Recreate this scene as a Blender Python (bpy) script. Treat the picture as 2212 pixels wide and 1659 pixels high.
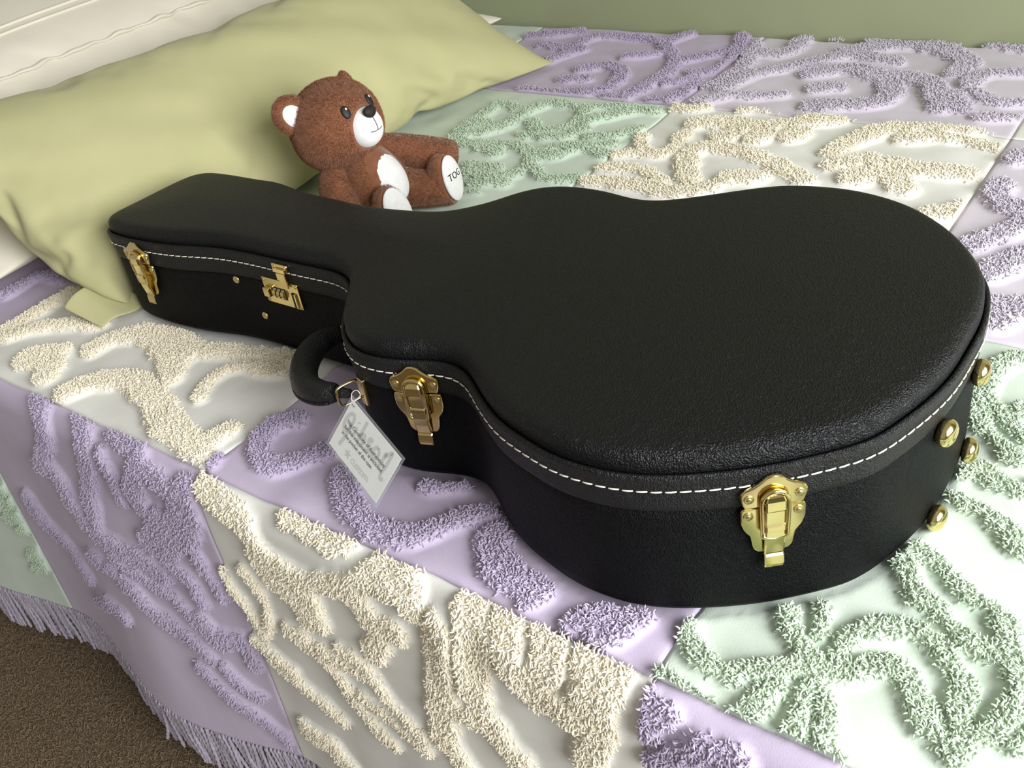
import bpy, bmesh, math, random
import numpy as np
from mathutils import Vector, Matrix
from mathutils.geometry import delaunay_2d_cdt

for o in list(bpy.data.objects):
    bpy.data.objects.remove(o)
scene = bpy.context.scene
C = scene.collection
PI = math.pi
B = 0.62          # height of the bed top above the carpet
rng = np.random.RandomState(7)
random.seed(7)

# ------------------------------------------------------------------ camera
cam_d = bpy.data.cameras.new('camera')
cam = bpy.data.objects.new('camera', cam_d)
C.objects.link(cam)
cam_d.sensor_width = 36.0
cam_d.lens = 2081.0 / 2212 * 36
cam_d.clip_start = 0.02
cam.matrix_world = Matrix((
    (0.80708842, -0.23929305, 0.5397658, 0.79693863),
    (0.57299099, 0.53798845, -0.6182635, -0.39624321),
    (-0.14244161, 0.80827425, 0.57131701, 0.61351339 + B),
    (0, 0, 0, 1)))
scene.camera = cam

# ------------------------------------------------------------------ light
scene.view_settings.view_transform = 'Standard'
scene.view_settings.look = 'None'
scene.view_settings.gamma = 1.0
scene.view_settings.use_curve_mapping = False
scene.view_settings.exposure = 0.0
world = bpy.data.worlds.new('world')
scene.world = world
world.use_nodes = True
wn = world.node_tree.nodes['Background']
wn.inputs[0].default_value = (1.0, 0.965, 0.90, 1)
wn.inputs[1].default_value = 0.35
# daylight entering through the window of the right-hand wall
ld = bpy.data.lights.new('window_daylight', 'AREA')
ld.shape = 'RECTANGLE'
ld.size = 1.2
ld.size_y = 1.5
ld.energy = 104
ld.color = (0.95, 0.975, 1.0)
lo = bpy.data.objects.new('window_daylight', ld)
C.objects.link(lo)
lo.location = (1.98, -0.22, 1.50)
lo.rotation_euler = (0, PI / 2, 0)      # shines towards -x

# ------------------------------------------------------------------ materials
def new_mat(name):
    m = bpy.data.materials.new(name)
    m.use_nodes = True
    nt = m.node_tree
    return m, nt, nt.nodes['Principled BSDF']

def setp(bs, **kw):
    for k, v in kw.items():
        k = {'rough': 'Roughness', 'metal': 'Metallic', 'sheen': 'Sheen Weight', 'spec': 'Specular IOR Level',
             'coat': 'Coat Weight', 'alpha': 'Alpha', 'trans': 'Transmission Weight', 'sss': 'Subsurface Weight',
             'sheen_rough': 'Sheen Roughness', 'ior': 'IOR'}[k]
        bs.inputs[k].default_value = v

def mat(name, col, col2=None, scale=60, bump=0.0, bscale=200, bdist=0.002, detail=4, voronoi=False, stretch=None, **kw):
    """plain procedural surface: two close colours mixed by noise, and a fine relief"""
    m, nt, bs = new_mat(name)
    setp(bs, **kw)
    tc = nt.nodes.new('ShaderNodeTexCoord')
    vec = tc.outputs['Object']
    if stretch:
        mp = nt.nodes.new('ShaderNodeMapping')
        mp.inputs['Scale'].default_value = stretch
        nt.links.new(vec, mp.inputs[0])
        vec = mp.outputs[0]
    if col2 is not None:
        n = nt.nodes.new('ShaderNodeTexNoise')
        n.inputs['Scale'].default_value = scale
        n.inputs['Detail'].default_value = detail
        nt.links.new(vec, n.inputs['Vector'])
        r = nt.nodes.new('ShaderNodeValToRGB')
        r.color_ramp.elements[0].position = 0.35
        r.color_ramp.elements[1].position = 0.65
        r.color_ramp.elements[0].color = (*col, 1)
        r.color_ramp.elements[1].color = (*col2, 1)
        nt.links.new(n.outputs['Fac'], r.inputs[0])
        nt.links.new(r.outputs[0], bs.inputs['Base Color'])
    else:
        bs.inputs['Base Color'].default_value = (*col, 1)
    if bump:
        if voronoi:
            t = nt.nodes.new('ShaderNodeTexVoronoi')
            t.inputs['Scale'].default_value = bscale
            out = t.outputs['Distance']
        else:
            t = nt.nodes.new('ShaderNodeTexNoise')
            t.inputs['Scale'].default_value = bscale
            t.inputs['Detail'].default_value = 3
            out = t.outputs['Fac']
        nt.links.new(vec, t.inputs['Vector'])
        b = nt.nodes.new('ShaderNodeBump')
        b.inputs['Strength'].default_value = bump
        b.inputs['Distance'].default_value = bdist
        nt.links.new(out, b.inputs['Height'])
        nt.links.new(b.outputs[0], bs.inputs['Normal'])
    return m

def s2l(r, g, b):
    f = lambda c: (c / 255 / 12.92) if c / 255 <= 0.04045 else ((c / 255 + 0.055) / 1.055) ** 2.4
    return (f(r), f(g), f(b))

def cloth_mat(name, rgb):
    c = s2l(*rgb)
    return mat(name, tuple(x * 0.96 for x in c), c, scale=35, bump=0.35, bscale=900, bdist=0.0006, rough=0.95, spec=0.15, sheen=0.15)

def tuft_mat(name, rgb, dark=0.86):
    c = s2l(*rgb)
    return mat(name, tuple(x * dark for x in c), c, scale=180, rough=0.95, spec=0.1, sheen=0.25)

M = {}
M['cream_cloth'] = cloth_mat('cream cotton', (228, 226, 218))
M['cream_tuft'] = tuft_mat('cream chenille', (246, 237, 214))
M['purple_cloth'] = cloth_mat('lilac cotton', (196, 182, 203))
M['purple_tuft'] = tuft_mat('lilac chenille', (190, 177, 200), 0.82)
M['mint_cloth'] = cloth_mat('mint cotton', (207, 219, 203))
M['mint_tuft'] = tuft_mat('mint chenille', (197, 213, 188), 0.86)
M['pale_cloth'] = cloth_mat('pale lilac cotton', (212, 203, 213))
M['pale_tuft'] = tuft_mat('pale lilac chenille', (206, 198, 209), 0.86)
M['fringe'] = tuft_mat('lilac fringe yarn', (188, 178, 192), 0.75)
M['wall'] = mat('sage wall paint', s2l(152, 158, 124), s2l(155, 160, 128), scale=3, bump=0.15, bscale=260, bdist=0.001, rough=0.85, spec=0.2)
M['white_paint'] = mat('white paint', s2l(225, 224, 218), s2l(220, 219, 213), scale=4, bump=0.08, bscale=200, rough=0.5)
M['carpet'] = mat('brown carpet', s2l(98, 82, 64), s2l(126, 110, 92), scale=150, bump=0.8, bscale=300, bdist=0.006, rough=1.0, spec=0.05)
M['pile'] = mat('brown carpet pile', s2l(98, 82, 64), s2l(156, 136, 112), scale=110, rough=1.0, spec=0.05)
M['green_pillow'] = mat('green cotton', s2l(182, 178, 132), s2l(188, 183, 138), scale=9, bump=0.25, bscale=1100, bdist=0.0005, rough=0.9, spec=0.2, sheen=0.1)
M['white_pillow'] = mat('white cotton', s2l(226, 218, 202), s2l(220, 212, 195), scale=7, bump=0.25, bscale=900, bdist=0.0005, rough=0.9, spec=0.2, sheen=0.1)
M['sheet'] = mat('mattress ticking', s2l(222, 218, 205), s2l(214, 210, 198), scale=12, bump=0.2, bscale=600, bdist=0.0006, rough=0.9)
M['brass'] = mat('polished brass', s2l(230, 210, 150), s2l(224, 202, 138), scale=40, rough=0.16, metal=1.0)
M['brass_dull'] = mat('brushed brass', s2l(218, 198, 140), s2l(208, 186, 124), scale=90, rough=0.3, metal=1.0)
M['thread'] = mat('white thread', s2l(236, 230, 214), s2l(214, 206, 190), scale=500, rough=0.8)
M['fur'] = mat('brown plush', s2l(118, 74, 50), s2l(130, 84, 58), scale=70, rough=0.9, spec=0.15, sheen=0.5)
M['fur_hair'] = mat('brown plush hair', s2l(126, 82, 56), s2l(150, 102, 74), scale=90, rough=0.8, spec=0.2)
M['plush_white'] = mat('white plush', s2l(228, 226, 224), s2l(221, 219, 217), scale=120, bump=0.4, bscale=700, bdist=0.0008, rough=0.95, sheen=0.3)
M['black_thread'] = mat('black embroidery', s2l(14, 13, 13), s2l(26, 24, 24), scale=400, rough=0.6)
M['grey_thread'] = mat('grey embroidery', s2l(120, 112, 108), s2l(96, 90, 88), scale=400, rough=0.8)
M['nose'] = mat('black nose velvet', s2l(20, 14, 12), s2l(30, 22, 18), scale=200, bump=0.3, bscale=600, bdist=0.0005, rough=0.7)
M['card'] = mat('white card', s2l(244, 244, 239), s2l(240, 240, 235), scale=30, rough=0.55)
M['ink'] = mat('dark ink', s2l(40, 40, 40), s2l(30, 30, 30), scale=200, rough=0.7)
M['grey_ink'] = mat('pale grey ink', s2l(210, 209, 205), s2l(204, 203, 199), scale=200, rough=0.7)
M['dark'] = mat('dark recess', s2l(20, 18, 12), s2l(28, 24, 16), scale=100, rough=0.6)

def leather(name, rough, base, spec=0.25):
    m, nt, bs = new_mat(name)
    setp(bs, rough=rough, spec=spec)
    bs.inputs['Base Color'].default_value = (*base, 1)
    tc = nt.nodes.new('ShaderNodeTexCoord')
    v = nt.nodes.new('ShaderNodeTexVoronoi'); v.inputs['Scale'].default_value = 700
    n = nt.nodes.new('ShaderNodeTexNoise'); n.inputs['Scale'].default_value = 300; n.inputs['Detail'].default_value = 5
    nd = nt.nodes.new('ShaderNodeTexNoise'); nd.inputs['Scale'].default_value = 90
    nt.links.new(tc.outputs['Object'], n.inputs['Vector'])
    nt.links.new(tc.outputs['Object'], nd.inputs['Vector'])
    mx = nt.nodes.new('ShaderNodeVectorMath'); mx.operation = 'MULTIPLY_ADD'
    nt.links.new(nd.outputs['Color'], mx.inputs[0]); mx.inputs[1].default_value = (0.006, 0.006, 0.006)
    nt.links.new(tc.outputs['Object'], mx.inputs[2])
    nt.links.new(mx.outputs[0], v.inputs['Vector'])
    ad = nt.nodes.new('ShaderNodeMath'); ad.operation = 'ADD'
    nt.links.new(v.outputs['Distance'], ad.inputs[0]); nt.links.new(n.outputs['Fac'], ad.inputs[1])
    b = nt.nodes.new('ShaderNodeBump'); b.inputs['Strength'].default_value = 0.8; b.inputs['Distance'].default_value = 0.0012
    nt.links.new(ad.outputs[0], b.inputs['Height']); nt.links.new(b.outputs[0], bs.inputs['Normal'])
    return m
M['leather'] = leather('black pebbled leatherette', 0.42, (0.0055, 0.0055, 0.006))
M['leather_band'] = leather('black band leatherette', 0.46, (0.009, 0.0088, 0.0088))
M['leather_shaded'] = leather('black shaded leatherette', 0.52, (0.003, 0.003, 0.0033), 0.10)  # darker, duller copy of the lid's leatherette; the sides' shade is in its colour
M['grip'] = leather('black grip leather', 0.38, (0.010, 0.010, 0.010))

m, nt, bs = new_mat('clear plastic sleeve')
setp(bs, rough=0.12, alpha=0.16, spec=0.6)
bs.inputs['Base Color'].default_value = (0.62, 0.64, 0.63, 1)
M['plastic'] = m
m, nt, bs = new_mat('window glass')
setp(bs, rough=0.0, trans=1.0, ior=1.02)
M['glass'] = m

# ------------------------------------------------------------------ helpers
def obj(name, me, m=None, parent=None, smooth=True):
    if isinstance(me, bmesh.types.BMesh):
        bm = me
        me = bpy.data.meshes.new(name)
        bm.to_mesh(me); bm.free()
    o = bpy.data.objects.new(name, me)
    C.objects.link(o)
    if m is not None and len(me.materials) == 0:
        me.materials.append(M[m] if isinstance(m, str) else m)
    if smooth and len(me.polygons):
        me.polygons.foreach_set('use_smooth', [True] * len(me.polygons))
    if parent is not None:
        o.parent = parent
    return o

def mesh(name, vs, fs):
    me = bpy.data.meshes.new(name)
    me.from_pydata([tuple(map(float, v)) for v in vs], [], [tuple(map(int, f)) for f in fs])
    me.update()
    return me

def empty(name, loc=(0, 0, 0)):
    o = bpy.data.objects.new(name, None)
    C.objects.link(o)
    o.location = loc
    o.empty_display_size = 0.05
    return o

def tag(o, label, cat, group=None, kind=None):
    o['label'] = label
    o['category'] = cat
    if group: o['group'] = group
    if kind: o['kind'] = kind
    return o

def structure(o, label=None, cat=None):
    o['kind'] = 'structure'
    if label: o['label'] = label
    if cat: o['category'] = cat
    return o

def box_bm(bm, x0, x1, y0, y1, z0, z1, mtx=None):
    vs = [bm.verts.new((x, y, z)) for z in (z0, z1) for y in (y0, y1) for x in (x0, x1)]
    for f in ((0, 2, 3, 1), (4, 5, 7, 6), (0, 1, 5, 4), (2, 6, 7, 3), (0, 4, 6, 2), (1, 3, 7, 5)):
        bm.faces.new([vs[i] for i in f])
    if mtx is not None:
        bmesh.ops.transform(bm, matrix=mtx, verts=vs)
    return vs

def bevel(bm, w, seg=2):
    bmesh.ops.recalc_face_normals(bm, faces=bm.faces)
    es = [e for e in bm.edges if len(e.link_faces) == 2 and e.calc_face_angle(0) > 0.5]
    bmesh.ops.bevel(bm, geom=es, offset=w, segments=seg, affect='EDGES', profile=0.5, clamp_overlap=True)

def box(x0, x1, y0, y1, z0, z1, bv=0.0, seg=2):
    bm = bmesh.new()
    box_bm(bm, x0, x1, y0, y1, z0, z1)
    if bv: bevel(bm, bv, seg)
    return bm

def prism(pts, z0, z1, bv=0.0, seg=2, holes=None):
    """polygon in local xy extruded along z, top edge softened"""
    bm = bmesh.new()
    lo_ = [bm.verts.new((x, y, z0)) for x, y in pts]
    hi = [bm.verts.new((x, y, z1)) for x, y in pts]
    n = len(pts)
    bm.faces.new(hi)
    bm.faces.new(lo_[::-1])
    for i in range(n):
        bm.faces.new((lo_[i], lo_[(i + 1) % n], hi[(i + 1) % n], hi[i]))
    bmesh.ops.recalc_face_normals(bm, faces=bm.faces)
    if bv:
        es = [e for e in bm.edges if all(v.co.z > (z0 + z1) / 2 for v in e.verts)]
        bmesh.ops.bevel(bm, geom=es, offset=bv, segments=seg, affect='EDGES', profile=0.5, clamp_overlap=True)
    return bm

def catmull(P, n=8, closed=False):
    P = [np.array(p, float) for p in P]
    m = len(P); out = []
    rngi = range(m) if closed else range(m - 1)
    for i in rngi:
        if closed:
            p0, p1, p2, p3 = P[i - 1], P[i], P[(i + 1) % m], P[(i + 2) % m]
        else:
            p1, p2 = P[i], P[i + 1]
            p0 = P[i - 1] if i > 0 else 2 * p1 - p2
            p3 = P[i + 2] if i + 2 < m else 2 * p2 - p1
        for k in range(n):
            t = k / n
            out.append(0.5 * ((2 * p1) + (-p0 + p2) * t + (2 * p0 - 5 * p1 + 4 * p2 - p3) * t * t + (-p0 + 3 * p1 - 3 * p2 + p3) * t ** 3))
    if not closed: out.append(P[-1])
    return np.array(out)

def tube(pts, rad, n=10, closed=False, caps=True, flat=1.0):
    """tube along 3D points; rad is a number or one per point; flat squashes the section along the second normal"""
    pts = np.array(pts, float); k = len(pts)
    rad = np.full(k, rad) if np.isscalar(rad) else np.array(rad, float)
    T = np.zeros_like(pts)
    for i in range(k):
        a = pts[(i - 1) % k] if (closed or i > 0) else pts[i]
        b = pts[(i + 1) % k] if (closed or i < k - 1) else pts[i]
        T[i] = (b - a) / (np.linalg.norm(b - a) + 1e-12)
    ref = np.array([0, 0, 1.0])
    if abs(T[0] @ ref) > 0.9: ref = np.array([0, 1.0, 0])
    N = np.cross(T[0], ref); N /= np.linalg.norm(N)
    vs = []; fs = []
    for i in range(k):
        N = N - T[i] * (N @ T[i]); N /= np.linalg.norm(N)
        Bn = np.cross(T[i], N)
        for j in range(n):
            a = 2 * PI * j / n
            vs.append(pts[i] + rad[i] * (math.cos(a) * N + flat * math.sin(a) * Bn))
    for i in range(k if closed else k - 1):
        for j in range(n):
            a, b = i * n + j, i * n + (j + 1) % n
            i2 = (i + 1) % k
            fs.append((a, b, i2 * n + (j + 1) % n, i2 * n + j))
    if caps and not closed:
        fs.append(tuple(range(n))[::-1]); fs.append(tuple(range((k - 1) * n, k * n)))
    return vs, fs

def ellipsoid(rx, ry, rz, nu=28, nv=18, deform=None):
    vs = [(0, 0, -rz)]; fs = []
    for j in range(1, nv):
        ph = -PI / 2 + PI * j / nv
        for i in range(nu):
            th = 2 * PI * i / nu
            vs.append((rx * math.cos(ph) * math.cos(th), ry * math.cos(ph) * math.sin(th), rz * math.sin(ph)))
    vs.append((0, 0, rz))
    for i in range(nu):
        fs.append((0, 1 + (i + 1) % nu, 1 + i))
        fs.append((len(vs) - 1, 1 + (nv - 2) * nu + i, 1 + (nv - 2) * nu + (i + 1) % nu))
    for j in range(nv - 2):
        for i in range(nu):
            a = 1 + j * nu
            fs.append((a + i, a + (i + 1) % nu, a + nu + (i + 1) % nu, a + nu + i))
    if deform: vs = [deform(*v) for v in vs]
    return vs, fs

def dome(r, h, n=20, m=6, lip=0.0):
    """rounded metal dome along +z"""
    prof = []
    if lip: prof += [(r + lip, 0), (r + lip, 0.0006), (r, 0.0009)]
    else: prof += [(r, 0)]
    for k in range(1, m + 1):
        a = PI / 2 * k / m
        prof.append((r * math.cos(a), h * math.sin(a)))
    return lathe(prof, n)

def lathe(prof, n=20):
    vs = []; fs = []
    for (r, z) in prof:
        for j in range(n):
            a = 2 * PI * j / n
            vs.append((r * math.cos(a), r * math.sin(a), z))
    for i in range(len(prof) - 1):
        for j in range(n):
            fs.append((i * n + j, i * n + (j + 1) % n, (i + 1) * n + (j + 1) % n, (i + 1) * n + j))
    fs.append(tuple(range(n))[::-1]); fs.append(tuple(range((len(prof) - 1) * n, len(prof) * n)))
    return vs, fs

def text_mesh(txt, size, depth=0.0002, align='LEFT', spacing=1.0):
    cu = bpy.data.curves.new('lettering', 'FONT')
    cu.body = txt; cu.size = size; cu.extrude = depth; cu.align_x = align; cu.resolution_u = 3
    cu.space_character = spacing
    t = bpy.data.objects.new('lettering', cu)
    C.objects.link(t)
    dg = bpy.context.evaluated_depsgraph_get()
    me = bpy.data.meshes.new_from_object(t.evaluated_get(dg))
    bpy.data.objects.remove(t); bpy.data.curves.remove(cu)
    me.materials.clear()
    return me

def scatter_nodes(name, material, length, radius, bend):
    """geometry nodes: a small bent yarn end on every point, turned and sized by the point's attributes"""
    ng = bpy.data.node_groups.new(name, 'GeometryNodeTree')
    ng.interface.new_socket('Geometry', in_out='INPUT', socket_type='NodeSocketGeometry')
    ng.interface.new_socket('Geometry', in_out='OUTPUT', socket_type='NodeSocketGeometry')
    N, L = ng.nodes, ng.links
    gi = N.new('NodeGroupInput'); go = N.new('NodeGroupOutput')
    cv = N.new('GeometryNodeCurveQuadraticBezier')
    cv.inputs['Resolution'].default_value = 4
    cv.inputs['Start'].default_value = (0, 0, -0.001)
    cv.inputs['Middle'].default_value = (bend * 0.15, 0, length * 0.85)
    cv.inputs['End'].default_value = (bend, 0, length * (1 - 0.25 * bend / length))
    sp = N.new('GeometryNodeSplineParameter')
    pw = N.new('ShaderNodeMath'); pw.operation = 'POWER'; pw.inputs[1].default_value = 3.0
    L.new(sp.outputs['Factor'], pw.inputs[0])
    ml = N.new('ShaderNodeMath'); ml.operation = 'MULTIPLY_ADD'
    ml.inputs[1].default_value = -0.6 ; ml.inputs[2].default_value = 1.0
    L.new(pw.outputs[0], ml.inputs[0])
    sr = N.new('GeometryNodeSetCurveRadius')
    L.new(cv.outputs[0], sr.inputs['Curve']); L.new(ml.outputs[0], sr.inputs['Radius'])
    ci = N.new('GeometryNodeCurvePrimitiveCircle'); ci.inputs['Resolution'].default_value = 6
    ci.inputs['Radius'].default_value = radius
    cm = N.new('GeometryNodeCurveToMesh'); cm.inputs['Fill Caps'].default_value = True
    L.new(sr.outputs[0], cm.inputs['Curve']); L.new(ci.outputs[0], cm.inputs['Profile Curve'])
    if 'Scale' in cm.inputs:
        rd = N.new('GeometryNodeInputRadius'); L.new(rd.outputs[0], cm.inputs['Scale'])
    sm = N.new('GeometryNodeSetMaterial'); sm.inputs['Material'].default_value = M[material]
    L.new(cm.outputs[0], sm.inputs[0])
    sh = N.new('GeometryNodeSetShadeSmooth'); L.new(sm.outputs[0], sh.inputs[0])
    ip = N.new('GeometryNodeInstanceOnPoints')
    L.new(gi.outputs[0], ip.inputs['Points']); L.new(sh.outputs[0], ip.inputs['Instance'])
    a1 = N.new('GeometryNodeInputNamedAttribute'); a1.data_type = 'FLOAT_VECTOR'; a1.inputs['Name'].default_value = 'turn'
    a2 = N.new('GeometryNodeInputNamedAttribute'); a2.data_type = 'FLOAT_VECTOR'; a2.inputs['Name'].default_value = 'size'
    er = N.new('FunctionNodeEulerToRotation')
    L.new(a1.outputs[0], er.inputs[0]); L.new(er.outputs[0], ip.inputs['Rotation'])
    L.new(a2.outputs[0], ip.inputs['Scale'])
    L.new(ip.outputs[0], go.inputs[0])
    return ng

def scatter_obj(name, pts, eul, size, ng, parent, material):
    me = bpy.data.meshes.new(name)
    me.vertices.add(len(pts))
    me.vertices.foreach_set('co', np.asarray(pts, np.float32).ravel())
    a = me.attributes.new('turn', 'FLOAT_VECTOR', 'POINT'); a.data.foreach_set('vector', np.asarray(eul, np.float32).ravel())
    a = me.attributes.new('size', 'FLOAT_VECTOR', 'POINT'); a.data.foreach_set('vector', np.asarray(size, np.float32).ravel())
    me.materials.append(M[material])
    o = bpy.data.objects.new(name, me)
    C.objects.link(o)
    md = o.modifiers.new('yarn', 'NODES'); md.node_group = ng
    o['kind'] = 'stuff'
    o.parent = parent
    return o

def eulers(Rm):
    """(n,3,3) rotation matrices -> XYZ euler angles"""
    y = -np.arcsin(np.clip(Rm[:, 2, 0], -1, 1))
    x = np.arctan2(Rm[:, 2, 1], Rm[:, 2, 2])
    z = np.arctan2(Rm[:, 1, 0], Rm[:, 0, 0])
    return np.stack([x, y, z], 1)

def vnoise(x, y, s, seed=0):
    """smooth value noise on arrays, about -1..1"""
    r = np.random.RandomState(seed).uniform(-1, 1, (64, 64))
    X, Y = np.asarray(x) * s, np.asarray(y) * s
    xi, yi = np.floor(X).astype(int), np.floor(Y).astype(int)
    fx, fy = X - xi, Y - yi
    fx, fy = fx * fx * (3 - 2 * fx), fy * fy * (3 - 2 * fy)
    g = lambda a, b: r[a % 64, b % 64]
    return (g(xi, yi) * (1 - fx) + g(xi + 1, yi) * fx) * (1 - fy) + (g(xi, yi + 1) * (1 - fx) + g(xi + 1, yi + 1) * fx) * fy

# ------------------------------------------------------------------ the room
def plane(x0, x1, y0, y1, z): return mesh('p', [(x0, y0, z), (x1, y0, z), (x1, y1, z), (x0, y1, z)], [(0, 1, 2, 3)])
YW = 1.475        # the wall behind the bed
XR = 2.12         # the wall with the window
fl = structure(obj('floor', box(-1.7, XR, -2.6, YW + .1, -0.1, 0), 'carpet', smooth=False), 'brown carpeted floor below the hanging bedspread', 'floor')
structure(obj('wall_back', box(-1.7, XR + .12, YW, YW + 0.12, -0.1, 2.6), 'wall', smooth=False), 'plain sage green wall behind the far side of the bed', 'wall')
wy0, wy1, wz0, wz1 = -1.02, 0.58, 0.85, 2.15
bm = bmesh.new()
for a in ((-2.6, wy0, 0, 2.6), (wy1, YW, 0, 2.6), (wy0, wy1, 0, wz0), (wy0, wy1, wz1, 2.6)):
    box_bm(bm, XR, XR + 0.12, a[0], a[1], a[2], a[3])
structure(obj('wall_right', bm, 'wall', smooth=False))
win = bmesh.new()
for a in ((wy0, wy0 + .05, wz0, wz1), (wy1 - .05, wy1, wz0, wz1), (wy0 + .05, wy1 - .05, wz0, wz0 + .05), (wy0 + .05, wy1 - .05, wz1 - .05, wz1), ((wy0 + wy1) / 2 - .025, (wy0 + wy1) / 2 + .025, wz0 + .05, wz1 - .05)):
    box_bm(win, XR + .03, XR + .09, a[0], a[1], a[2], a[3])
wo = structure(obj('window_1', win, 'white_paint', smooth=False))
for a, b in ((wy0 + .05, (wy0 + wy1) / 2 - .025), ((wy0 + wy1) / 2 + .025, wy1 - .05)):
    obj('pane', box(XR + .055, XR + .06, a, b, wz0 + .05, wz1 - .05), 'glass', wo, smooth=False)

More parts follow.
